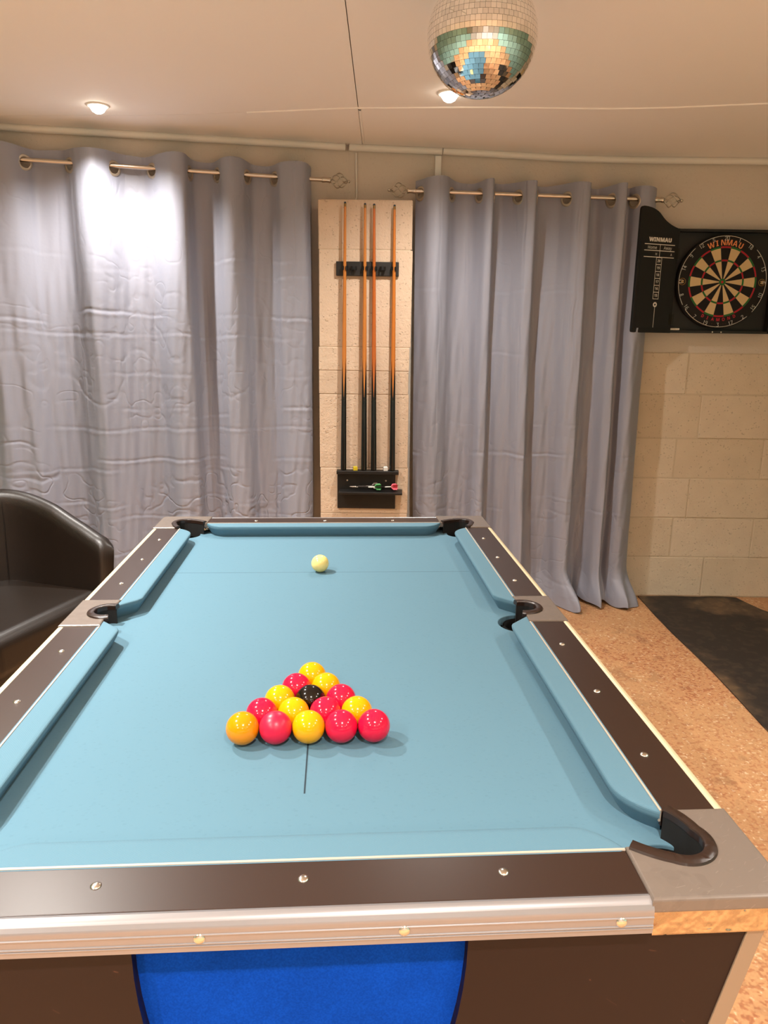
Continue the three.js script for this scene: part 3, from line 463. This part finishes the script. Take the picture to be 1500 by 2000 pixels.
// ---------------------------------------------------------------- balls
{
  const D = 0.0508, R = D / 2, ballG = new THREE.SphereGeometry(R, 64, 40);
  const col = { y: ['#eaa600', 'yellow'], o: ['#e58d00', 'orange yellow'], r: ['#d9123c', 'red'], k: ['#0c0807', 'black'] };
  const mats = {}; for (const k in col) mats[k] = phys(col[k][0], 0.12, { ior: 1.52 });
  mats.d = phys('#d8163f', 0.34, { ior: 1.5 });
  const rows = ['odyrr', 'ryry', 'ykr', 'ry', 'y'];
  const labels = [
    ['orange yellow ball at the left end of the front row of the rack', 'duller red ball beside the orange yellow ball in the front row', 'yellow ball in the middle of the front row', 'glossy red ball between a yellow and a red in the front row', 'red ball at the right end of the front row of the rack'],
    ['red ball at the left end of the second row, behind the orange yellow ball', 'yellow ball in the second row, left of its inner red ball', 'red ball in the second row, touching the black ball', 'yellow ball at the right end of the second row of the rack'],
    ['yellow ball at the left of the black ball, on the outer edge of the rack', 'black ball in the centre of the rack', 'red ball at the right of the black ball, on the outer edge of the rack'],
    ['red ball in the row of two, left behind the black ball', 'yellow ball in the row of two, right behind the black ball'],
    ['yellow ball at the far tip of the triangular rack']];
  rows.forEach((row, k) => [...row].forEach((c, j) => {
    const p = onTable(-0.0068 + (j - (4 - k) / 2) * (D + 0.0001), BED + R + 0.0003, 0.478 - k * (D + 0.0001) * 0.86603), b = new THREE.Mesh(ballG, mats[c]);
    b.name = numbered('pool_ball'); b.position.copy(p); scene.add(b); tag(b, labels[k][j], 'pool ball', 'racked pool balls');
  }));
  const cue = new THREE.Mesh(new THREE.SphereGeometry(0.0236, 64, 40), phys('#ecd98a', 0.16, { ior: 1.5 })); cue.name = numbered('cue_ball'); cue.position.copy(onTable(-0.007, BED + 0.0239, -0.386)); scene.add(cue);
  tag(cue, 'cream white cue ball alone on the far line of the cloth', 'cue ball');
}

// ---------------------------------------------------------------- cues, racks, chalks, darts on the pier
const PZ = -3.72;
{
  const r = thing('cue_clip_rail', 'black wall bar with spring clips holding the upper ends of four cues', 'cue rack', [-0.095, 1.711, PZ]);
  part('bar', rbox(0.302, 0.066, 0.016, 0.003, 0, 0, 0.008), M.blackWood, r);
  const clipX = [-0.108, -0.066, -0.012, 0.032, 0.073, 0.127];
  for (const x of clipX) { const arc = arcPts(0, 0, 0.0115, -252 * DEG, 72 * DEG, 22).map(([a, b]) => [x + a, b + 0.031]); const g = sweepXZ(arc, [[0, -0.009], [0.003, -0.009], [0.003, 0.009], [0, 0.009]], 1, true); part('clip', merge([g, box(0.008, 0.014, 0.012, x, 0, 0.019)]), M.black, r); }
  const b = thing('cue_rack_base', 'black wooden cue rack base with a ledge and a small tray shelf on the pillar', 'cue rack', [-0.0925, 0.62, PZ]);
  part('back_board', rspan(-0.149, 0.149, -0.092, 0.092, 0, 0.015, 0.002), M.blackWood, b);
  part('ledge', rspan(-0.151, 0.1645, 0.092, 0.110, 0, 0.050, 0.003), M.blackWood, b);
  const sh = part('shelf', rspan(-0.136, 0.185, -0.006, 0.006, 0.0, 0.098, 0.002), M.blackWood, b, [0, 0.004, 0]); sh.rotation.y = -0.02;
  for (const x of [-0.098, 0.10]) part('screw', new THREE.SphereGeometry(0.0045, 12, 8, 0, Math.PI * 2, 0, Math.PI / 2).scale(1, 0.4, 1).rotateX(Math.PI / 2).translate(x, 0.055, 0.015), M.eyelet, b);
  // cues
  const shaftTex = canvasTex(128, 1024, (g, w, h) => { // v = 0 at the butt end of the shaft
    const gr = ['#c27a35', '#b96f2c', '#c98240']; for (let x = 0; x < w; x++) { g.fillStyle = gr[x % 3]; g.fillRect(x, 0, 1, h); } seed = 3; for (let k = 0; k < 200; k++) { g.strokeStyle = `rgba(120,66,22,${rr(0.05, 0.25)})`; g.beginPath(); const x = rnd() * w; g.moveTo(x, rnd() * h); g.lineTo(x, rnd() * h); g.stroke(); }
    g.fillStyle = '#0b0908'; for (let k = 0; k < 4; k++) { const x = (k + 0.5) * w / 4; g.beginPath(); g.moveTo(x - w / 8, h); g.lineTo(x, h * 0.775); g.lineTo(x + w / 8, h); g.fill(); } g.fillRect(0, h * 0.985, w, h * 0.015);
  });
  const shaftMat = phys('#ffffff', 0.3, { map: shaftTex }), buttMat = phys('#0c0a09', 0.22), ferr = std('#8a6a3a', 0.35, { metalness: 0.9 }), tip = std('#2b3a44', 0.8);
  const specs = [[-0.209, 0.7325, -0.202, 2.009, 'cue farthest to the left in the rack, alone above the yellow chalk'], [-0.105, 0.7325, -0.108, 2.004, 'cue left of the centre pair in the rack, with a chipped splice'], [-0.0555, 0.7325, -0.065, 2.002, 'cue right of the centre pair in the rack, with redder wood'], [0.039, 0.7325, 0.031, 1.999, 'cue farthest to the right in the rack, beside the right curtain']];
  specs.forEach(([x0, y0, x1, y1, lab], i) => {
    const L = Math.hypot(x1 - x0, y1 - y0), t = thing('pool_cue', 'wooden ' + lab, 'pool cue', [x0, y0, PZ + 0.030], 0, 'cues in the wall rack'); t.rotation.z = -Math.atan2(x1 - x0, y1 - y0);
    const split = 0.355, rad = (y) => lerp(0.0148, 0.0056, y / L);
    part('butt', lathe([[0.001, 0], [rad(0) - 0.002, 0], [rad(0), 0.003], [rad(split), split]], 20), buttMat, t);
    const g = lathe([[rad(split), split], [rad(0.7), 0.7], [rad(1.0), 1.0], [rad(L - 0.022), L - 0.022]], 20); { const p = g.attributes.position, uv = g.attributes.uv; for (let k = 0; k < p.count; k++) uv.setY(k, (p.getY(k) - split) / (L - 0.022 - split)); }
    const m = shaftMat.clone(); if (i === 2) m.color.set('#f0cdbb'); if (i === 3) m.color.set('#fff0d0'); part('shaft', g, m, t);
    part('ferrule', lathe([[rad(L - 0.022), L - 0.022], [rad(L - 0.01), L - 0.008]], 16), ferr, t); part('tip', lathe([[0.0054, L - 0.008], [0.0052, L - 0.002], [0.003, L], [0.0001, L + 0.0004]], 16), tip, t);
  });
  const chalk = (x, wrap, top, label) => { const c = thing('chalk_cube', label, 'chalk', [x, 0.7305, PZ + 0.032], 0.2); part('wrapper', rbox(0.021, 0.019, 0.021, 0.0015, 0, 0.0095, 0), wrap, c); part('chalk_top', lathe([[0.009, 0.0191], [0.0085, 0.0215], [0.006, 0.0198], [0.0001, 0.0192]], 20), top, c); };
  chalk(-0.149, std('#c9b41c', 0.6), std('#b9a83a', 0.9), 'yellow chalk cube on the cue rack ledge');
  chalk(0.005, std('#d8d6d2', 0.6), std('#e6e4e0', 0.9), 'white chalk cube on the cue rack ledge');
  // darts lying on the shelf
  const dart = (x, y, z, turn, flight, shaftC, barrelC, label) => {
    const t = thing('dart', label, 'dart', [x, y, z], turn); // points along -x
    part('point', lathe([[0.0001, -0.105], [0.001, -0.10], [0.0012, -0.072]], 8).rotateZ(-Math.PI / 2).scale(1, 1, 1), M.steel, t);
    part('barrel', lathe([[0.0012, -0.072], [0.0032, -0.068], [0.0036, -0.060], [0.0030, -0.055], [0.0036, -0.050], [0.0030, -0.045], [0.0036, -0.040], [0.0030, -0.035], [0.0034, -0.025], [0.0022, -0.020]], 14).rotateZ(-Math.PI / 2), barrelC, t);
    part('dart_shaft', lathe([[0.0022, -0.020], [0.0030, -0.012], [0.0024, 0.018], [0.0018, 0.022]], 12).rotateZ(-Math.PI / 2), shaftC, t);
    for (let k = 0; k < 4; k++) part('flight', panelXY([[0.010, 0.001], [0.022, 0.019], [0.040, 0.020], [0.046, 0.012], [0.046, 0.001]], -0.0004, 0.0004).rotateX(k * Math.PI / 2 + Math.PI / 4), flight, t);
  };
  const sy = 0.6375 + 0.0145;
  dart(-0.062, sy, PZ + 0.062, 0.12, std('#3e9a4c', 0.5), M.white, std('#2a2522', 0.3, { metalness: 0.9 }), 'dart with green flights and a white shaft on the rack shelf');
  dart(-0.075, sy, PZ + 0.040, 0.20, std('#8c837c', 0.5), std('#6a625c', 0.5), std('#2a2522', 0.3, { metalness: 0.9 }), 'dart with grey flights behind the green one on the rack shelf');
  dart(0.022, sy, PZ + 0.058, 0.22, std('#d4485a', 0.5), M.white, std('#2a2522', 0.3, { metalness: 0.9 }), 'dart with red flights at the right end of the rack shelf');
}

// ---------------------------------------------------------------- dartboard and its cabinet
{
  const BX = 1.681, BY = 1.684, BZ = -3.853;
  const cab = thing('dartboard_cabinet', 'black dartboard cabinet hung on the block wall with its scoreboard door open', 'dartboard cabinet', [BX, BY, WALL_Z]);
  const hw = 0.268, hb = -0.250, ht = 0.249;
  part('back_panel', span(-hw, hw, hb, ht, 0.008, 0.020), M.blackWood, cab);
  part('side_panel', merge([span(-hw, -hw + 0.012, hb, ht, 0.008, 0.062), span(hw - 0.012, hw, hb, ht, 0.008, 0.062), span(-hw, hw, hb, hb + 0.012, 0.008, 0.062), span(-hw, hw, ht - 0.012, ht, 0.008, 0.062)]), M.blackWood, cab);
  for (const x of [-0.01, 0.034]) part('screw', new THREE.SphereGeometry(0.004, 12, 8).scale(1, 1, 0.4).translate(x - 0.012, hb + 0.006, 0.0625), M.steel, cab);
  // open door, hinged on the left edge
  const W = 0.236, door = new THREE.Group(); door.name = 'door'; cab.add(door); door.position.set(-0.250, 0, 0.066); door.rotation.y = 20 * DEG;
  const curve = [...bez2([-0.01, 0.247], [-0.075, 0.262], [-0.115, 0.30], 8), ...bez2([-0.115, 0.30], [-0.15, 0.335], [-0.215, 0.337], 8), ...bez2([-0.222, 0.337], [-W, 0.337], [-W, 0.318], 5)];
  const dg = panelXY([[0, -0.252], [0, 0.247], ...curve, [-W, -0.240], ...bez2([-W, -0.240], [-W, -0.252], [-W + 0.012, -0.252], 4)], 0, 0.018, 0.002);
  part('door_board', dg, std('#0a0a09', 0.75), door);
  const score = canvasTex(512, 1085, (g, w, h) => {
    g.fillStyle = '#0c0c0b'; g.fillRect(0, 0, w, h); const S = w / 0.21, X = (x) => (x + 0.222) * S, Y = (y) => (0.215 - y) * S; // metres on the door face
    g.fillStyle = '#d9d4cc'; g.strokeStyle = '#d9d4cc'; g.textAlign = 'center'; g.textBaseline = 'middle';
    g.save(); g.translate(X(-0.113), Y(0.188)); g.scale(1.25, 1); g.font = 'bold 60px sans-serif'; g.fillText('WINMAU', 0, 0); g.lineWidth = 4; g.strokeText('WINMAU', 0, 0); g.restore();
    g.lineWidth = 9; for (const y of [0.166, 0.137, 0.107]) { g.beginPath(); g.moveTo(X(-0.205), Y(y)); g.lineTo(X(-0.024), Y(y)); g.stroke(); }
    g.lineWidth = 6; g.beginPath(); g.moveTo(X(-0.112), Y(0.166)); g.lineTo(X(-0.112), Y(0.107)); g.stroke();
    g.font = '50px sans-serif'; g.fillText('Home', X(-0.158), Y(0.151)); g.fillText('Away', X(-0.066), Y(0.151)); g.font = '40px sans-serif'; g.fillText('H', X(-0.132), Y(0.121)); g.fillText('A', X(-0.042), Y(0.121));
    const n = ['20', '19', '18', '17', '16', '15']; g.lineWidth = 6; n.forEach((v, k) => { const y = 0.0895 - k * 0.0325; g.strokeRect(X(-0.128), Y(y + 0.0155), 0.032 * S, 0.0318 * S); g.font = 'bold 42px sans-serif'; g.fillText(v, X(-0.112), Y(y)); });
    g.lineWidth = 17; g.beginPath(); g.arc(X(-0.112), Y(-0.1165), 0.0085 * S, 0, 7); g.stroke(); g.lineWidth = 6; g.beginPath(); g.moveTo(X(-0.112), Y(-0.128)); g.lineTo(X(-0.112), Y(-0.2265)); g.stroke();
  });
  part('scoreboard', (() => { const g = new THREE.BoxGeometry(0.21, 0.445, 0.0012); return g.translate(-0.117, -0.0075, 0.0188); })(), [M.blackFlat, M.blackFlat, M.blackFlat, M.blackFlat, std('#ffffff', 0.75, { map: score }), M.blackFlat], door);
  for (const y of [0.128, -0.185]) { const m = part('hinge', merge([box(0.024, 0.05, 0.0015, -0.008, y, 0.0192), new THREE.CylinderGeometry(0.004, 0.004, 0.05, 10).translate(0.004, y, 0.019)]), std('#2c2720', 0.45, { metalness: 0.7 }), door); }
  tag((() => { const m = new THREE.Mesh(new THREE.CylinderGeometry(0.0055, 0.0055, 0.064, 14).rotateZ(Math.PI / 2), std('#e6e2da', 0.8)); m.name = numbered('chalk_stick'); m.position.set(BX - 0.222, BY + hb + 0.012 + 0.0057, WALL_Z + 0.054); scene.add(m); return m; })(), 'stick of white chalk lying in the bottom of the dartboard cabinet', 'chalk');

  // bristle board: every bed is a piece of its own
  const t = thing('dartboard', 'round bristle dartboard with a white number ring inside the open cabinet', 'dartboard', [BX, BY, BZ]);
  const bm = { k: std('#14110f', 0.9), w: std('#d3b98a', 0.9), r: std('#b01a2c', 0.85), g: std('#1f6b2e', 0.85) };
  const ringTex = canvasTex(1024, 1024, (g, w) => {
    g.fillStyle = '#14110f'; g.fillRect(0, 0, w, w); const c = w / 2, S = w / 0.451;
    const arcText = (s, r, mid, step, flip, font, fill) => { g.font = font; g.fillStyle = fill; g.textAlign = 'center'; g.textBaseline = 'middle'; [...s].forEach((ch, i) => { const a = (mid + (i - (s.length - 1) / 2) * step * (flip ? -1 : 1)) * DEG; g.save(); g.translate(c + r * S * Math.sin(a), c - r * S * Math.cos(a)); g.rotate(a + (flip ? Math.PI : 0)); g.fillText(ch, 0, 0); g.restore(); }); };
    g.lineWidth = 3; arcText('WINMAU', 0.188, 0, 9.2, false, 'bold 86px sans-serif', '#e8935c'); arcText('DIAMOND', 0.183, 180, 8.6, true, 'bold 50px sans-serif', '#c42c40'); arcText('TRI WIRE', 0.205, 180, 3.2, true, '14px sans-serif', '#9a5a3a');
    for (const a of [-90, 90]) { const x = c + Math.sin(a * DEG) * 0.199 * S, y = c; g.strokeStyle = '#b8893a'; g.lineWidth = 4; g.beginPath(); g.arc(x, y, 36, 0, 7); g.stroke(); g.fillStyle = '#d8b878'; g.save(); g.translate(x, y); g.rotate(a * DEG); g.font = 'bold 44px sans-serif'; g.textAlign = 'center'; g.textBaseline = 'middle'; g.fillText('W', 0, 0); g.restore(); }
  });
  const disc = lathe([[0.001, -0.032], [0.222, -0.032], [0.2255, -0.028], [0.2255, -0.004], [0.2235, -0.001], [0.001, -0.001]], 80).rotateX(Math.PI / 2);
  { const p = disc.attributes.position, uv = disc.attributes.uv; for (let i = 0; i < p.count; i++) uv.setXY(i, p.getX(i) / 0.451 + 0.5, p.getY(i) / 0.451 + 0.5); }
  part('surround', toCreasedNormals(disc, 0.6), std('#ffffff', 0.85, { map: ringTex }), t);
  const bedG = (r0, r1, a0, a1) => { const o = arcPts(0, 0, r1, a0, a1, 4), i = arcPts(0, 0, r0, a0, a1, 4).reverse(); return panelXY([...o, ...i], -0.002, 0.0008); };
  for (let k = 0; k < 20; k++) {
    const a0 = Math.PI / 2 - (k + 0.5) * 18 * DEG + 0.004, a1 = a0 + 18 * DEG - 0.008, dark = k % 2 === 0;
    part('segment', bedG(0.0165, 0.0985, a0, a1), dark ? bm.k : bm.w, t); part('treble_segment', bedG(0.0992, 0.1068, a0, a1), dark ? bm.r : bm.g, t);
    part('segment', bedG(0.1074, 0.1615, a0, a1), dark ? bm.k : bm.w, t); part('double_segment', bedG(0.1622, 0.1698, a0, a1), dark ? bm.r : bm.g, t);
  }
  part('outer_bull', panelXY(circlePts(0, 0, 0.0157), -0.002, 0.0008, 0, [circlePts(0, 0, 0.0065, 24).reverse()]), bm.g, t); part('bullseye', panelXY(circlePts(0, 0, 0.0062, 24), -0.002, 0.001), bm.r, t);
  const wire = []; for (const r of [0.0160, 0.0988, 0.1071, 0.1618, 0.1702]) wire.push(new THREE.TorusGeometry(r, 0.0004, 5, 72)); for (let k = 0; k < 20; k++) wire.push(box(0.0007, 0.1545, 0.0007, 0, 0.0933, 0).rotateZ((k + 0.5) * 18 * DEG));
  part('spider_wire', merge(wire).translate(0, 0, 0.0012), std('#5c5850', 0.4, { metalness: 0.8 }), t);
  const ringMat = std('#d8d5cf', 0.35, { metalness: 0.5 });
  const arcs = [[-38, 38], [45, 131], [139, 232], [239, 316]].map(([a, b]) => new THREE.TorusGeometry(0.2185, 0.0014, 6, 48, (b - a) * DEG).rotateZ(Math.PI / 2 - b * DEG));
  part('number_ring', merge(arcs).translate(0, 0, 0.002), ringMat, t);
  // wire numerals
  const STROKES = { 0: [[[-1, -1], [-1, 1], [1, 1], [1, -1], [-1, -1]]], 1: [[[-0.4, 0.5], [0.1, 1], [0.1, -1]]], 2: [[[-1, 0.6], [-0.5, 1], [0.6, 1], [1, 0.5], [-1, -1], [1, -1]]], 3: [[[-1, 1], [0.9, 1], [0, 0.15], [1, -0.3], [0.8, -1], [-1, -1]]], 4: [[[0.5, -1], [0.5, 1], [-1, -0.4], [1, -0.4]]], 5: [[[1, 1], [-0.8, 1], [-0.9, 0.1], [0.7, 0.1], [1, -0.5], [0.6, -1], [-1, -1]]], 6: [[[0.8, 1], [-0.6, 0.7], [-1, -0.5], [-0.5, -1], [0.7, -1], [1, -0.3], [0.5, 0.1], [-0.9, 0]]], 7: [[[-1, 1], [1, 1], [-0.2, -1]]], 8: [[[0, 0.05], [-0.8, 0.5], [-0.5, 1], [0.5, 1], [0.8, 0.5], [0, 0.05], [-1, -0.5], [-0.6, -1], [0.6, -1], [1, -0.5], [0, 0.05]]], 9: [[[0.9, 0], [-0.6, 0], [-1, 0.5], [-0.6, 1], [0.6, 1], [1, 0.4], [0.6, -1], [-0.6, -1]]] };
  [20, 1, 18, 4, 13, 6, 10, 15, 2, 17, 3, 19, 7, 16, 8, 11, 14, 9, 12, 5].forEach((num, k) => {
    const s = String(num), parts_ = []; [...s].forEach((ch, i) => { for (const st of STROKES[ch]) for (let q = 0; q < st.length - 1; q++) { const ox = (i - (s.length - 1) / 2) * 0.0125, ax = st[q][0] * 0.0046 + ox, ay = st[q][1] * 0.0085, bx = st[q + 1][0] * 0.0046 + ox, by = st[q + 1][1] * 0.0085, L = Math.hypot(bx - ax, by - ay); parts_.push(box(L + 0.0012, 0.0017, 0.0016).rotateZ(Math.atan2(by - ay, bx - ax)).translate((ax + bx) / 2, (ay + by) / 2, 0)); } });
    const a = k * 18 * DEG, up = k >= 6 && k <= 14, m = merge(parts_); m.rotateZ(up ? Math.PI - a : -a); m.translate(0.2075 * Math.sin(a), 0.2075 * Math.cos(a), 0.002); part('numeral', m, ringMat, t);
  });
}

// ---------------------------------------------------------------- mirror ball
{
  const R = 0.133, c = [0.223, 2.098, -2.0], t = thing('mirror_ball', 'hanging mirror ball covered in small square mirror tiles', 'mirror ball', c);
  part('core', new THREE.SphereGeometry(R - 0.0026, 48, 32), std('#8d8780', 0.5), t);
  const mirror = [std('#f4f4f2', 0.03, { metalness: 1 }), std('#e6e6e4', 0.05, { metalness: 1 })];
  const rowsN = 34, h = Math.PI * R / rowsN, list = []; seed = 17;
  const cam = camera.position.clone().sub(new THREE.Vector3(...c)).normalize(), byWidth = {};
  for (let i = 0; i < rowsN; i++) { const th = (i + 0.5) / rowsN * Math.PI, n = Math.max(4, Math.round(2 * Math.PI * R * Math.sin(th) / h)), w = 2 * Math.PI * R * Math.sin(th) / n; for (let j = 0; j < n; j++) { const ph = (j + (i % 2) * 0.3) / n * Math.PI * 2 + 0.07; const nrm = new THREE.Vector3(Math.sin(th) * Math.cos(ph), Math.cos(th), Math.sin(th) * Math.sin(ph)); list.push({ i, nrm, w, f: nrm.dot(cam) }); } }
  list.sort((a, b) => b.f - a.f);
  const stuff = [];
  list.forEach((q, k) => {
    const tl = q.nrm.clone().add(new THREE.Vector3(rr(-1, 1), rr(-1, 1), rr(-1, 1)).multiplyScalar(0.012)).normalize();
    const X = new THREE.Vector3(0, 1, 0).cross(tl).normalize(), Y = tl.clone().cross(X), mtx = new THREE.Matrix4().makeBasis(X, Y, tl).setPosition(q.nrm.clone().multiplyScalar(R - 0.0012));
    const g = byWidth[q.i] ??= box(q.w - 0.0005, h - 0.0005, 0.0022);
    if (k < 300) { const m = part('mirror_tile', g, mirror[k % 2], t); m.applyMatrix4(mtx); } else stuff.push(g.clone().applyMatrix4(mtx));
  });
  part('mirror_tiles', merge(stuff), mirror[0], t).userData.kind = 'stuff';
  part('hanger', merge([lathe([[0.001, R + 0.004], [0.016, R + 0.002], [0.018, R - 0.004]], 24), new THREE.CylinderGeometry(0.0025, 0.0025, 0.05, 8).translate(0, R + 0.026, 0), new THREE.CylinderGeometry(0.02, 0.024, 0.014, 24).translate(0, ceilY(c[0]) - c[1] - 0.007, 0)]), M.steel, t);
}

// ---------------------------------------------------------------- tub chair
{
  const t = thing('tub_chair', 'black faux leather tub chair at the left of the table', 'chair', [-1.35, 0, -2.44], 72.5 * DEG);
  // curved shell: a U in plan, its rim falling towards the arms
  const half = 0.300, pts = []; const N = 64;
  const pathAt = (u) => { // u 0..1 from the right arm round the back to the left arm
    const s = u * 2 - 1, as = Math.abs(s), sg = Math.sign(s) || 1;
    if (as > 0.62) { const k = (as - 0.62) / 0.38; return [-sg * (half - 0.02 * k * 0), lerp(-0.03, 0.245, k)]; }
    const a = (1 - as / 0.62) * Math.PI / 2; return [-sg * half * Math.cos(a) ** 0.8, -0.03 - 0.27 * Math.sin(a) ** 0.9];
  };
  const rim = (u) => { const as = Math.abs(u * 2 - 1); return 0.80 - 0.155 * smooth(0.35, 1.0, as) - 0.02 * smooth(0.8, 1, as) - 0.03 * smooth(0.94, 1, as); };
  const prof = []; const th = 0.036; // closed loop of [offset (outward +), height fraction, rounded top angle]
  const shell = grid(N, 26, (u, v) => {
    const p = pathAt(u), a = pathAt(Math.max(0, u - 0.004)), b = pathAt(Math.min(1, u + 0.004)); let dx = b[0] - a[0], dz = b[1] - a[1]; const l = Math.hypot(dx, dz); dx /= l; dz /= l; let nx = -dz, nz = dx; if (nx * p[0] + nz * (p[1] + 0.0) < 0) { nx = -nx; nz = -nz; }
    const y1 = rim(u), endK = Math.min(1, Math.min(u, 1 - u) / 0.03), T = th * Math.sqrt(Math.max(0.0, 1 - (1 - endK) ** 2)) + 0.0005;
    let off, y; if (v < 0.35) { y = lerp(0.09, y1 - 0.05, v / 0.35); off = T; } else if (v < 0.65) { const k = (v - 0.35) / 0.3 * Math.PI; off = T * Math.cos(k); y = y1 - 0.05 + 0.05 * Math.sin(k) ** 0.8; } else { y = lerp(y1 - 0.05, 0.30, (v - 0.65) / 0.35); off = -T; }
    const lean = 0.05 * smooth(0.3, 0.8, y) - 0.012; off += lean + (v > 0.65 ? 0.006 * Math.sin((v - 0.65) / 0.35 * Math.PI) : 0);
    return [p[0] + nx * off, y, p[1] + nz * off, u * 1.8, y];
  });
  part('shell', shell, new THREE.MeshPhysicalMaterial().copy(M.leather), t).material.side = THREE.DoubleSide;
  const seat = new RoundedBoxGeometry(0.545, 0.15, 0.50, 6, 0.045).translate(0, 0.375, -0.015); { const p = seat.attributes.position; for (let i = 0; i < p.count; i++) { const x = p.getX(i), z = p.getZ(i); if (p.getY(i) > 0.4) p.setY(i, p.getY(i) + 0.016 * (1 - (x / 0.29) ** 2) * (1 - ((z + 0.01) / 0.27) ** 2)); } seat.computeVertexNormals(); }
  part('seat_cushion', seat, M.leather, t);
  part('front_panel', rspan(-0.268, 0.268, 0.09, 0.32, 0.16, 0.215, 0.012, 3), M.leather, t);
  for (const u of [0.315, 0.5, 0.685]) { const q = []; for (let k = 0; k <= 10; k++) { const p = pathAt(u), y = lerp(0.46, rim(u) - 0.004, k / 10); const l = Math.hypot(...p), off = -th + 0.05 * smooth(0.3, 0.8, y) - 0.012 + (k === 10 ? 0.02 : 0) + (k === 9 ? 0.003 : 0); q.push([p[0] * (1 + off / l), y, p[1] * (1 + off / l)]); } part('seam', tube(q, 0.0022, 24, 6), M.piping, t); }
  for (const [x, z] of [[-0.23, 0.17], [0.23, 0.17], [-0.2, -0.2], [0.2, -0.2]]) part('leg', lathe([[0.001, 0], [0.016, 0], [0.022, 0.095], [0.001, 0.095]], 16), M.foot, t, [x, 0.0, z]);
}

// ---------------------------------------------------------------- floor mat
{
  const n = 512, a = fbm(n, 5, 5, 301), b = fbm(n, 40, 3, 331);
  const map = texFrom(n, (i) => { const dust = smooth(0.42, 0.68, a[i]) * 0.6 + smooth(0.5, 0.68, b[i]) * 0.16; return [lerp(0.15, 0.46, dust), lerp(0.115, 0.36, dust), lerp(0.09, 0.25, dust)]; }, true, 1 / 1.1);
  const out = [[1.424, -3.890]]; for (let k = 1; k < 8; k++) out.push([lerp(1.424, 1.96, k / 8), -3.893 + 0.004 * Math.sin(k * 1.7)]); out.push([1.97, -3.885], [1.99, -3.80], [2.02, -3.70], [2.06, -3.62], [2.12, -3.56], [2.12, -1.5]); for (let k = 0; k < 10; k++) out.push([1.420 + 0.006 * Math.sin(k * 1.3), lerp(-1.6, -3.8, k / 10)]);
  const m = new THREE.Mesh(boxUV(plate(out, 0.0005, 0.0065, 0.001, [], 1)), std('#ffffff', 0.75, { map, bumpMap: leatherBump, bumpScale: 0.001 })); m.name = numbered('floor_mat'); scene.add(m); tag(m, 'dusty black rubber mat on the floor under the dartboard', 'mat');
}

scene.traverse((o) => { if (o.isMesh) { o.castShadow = true; o.receiveShadow = true; } });
renderer.render(scene, camera);
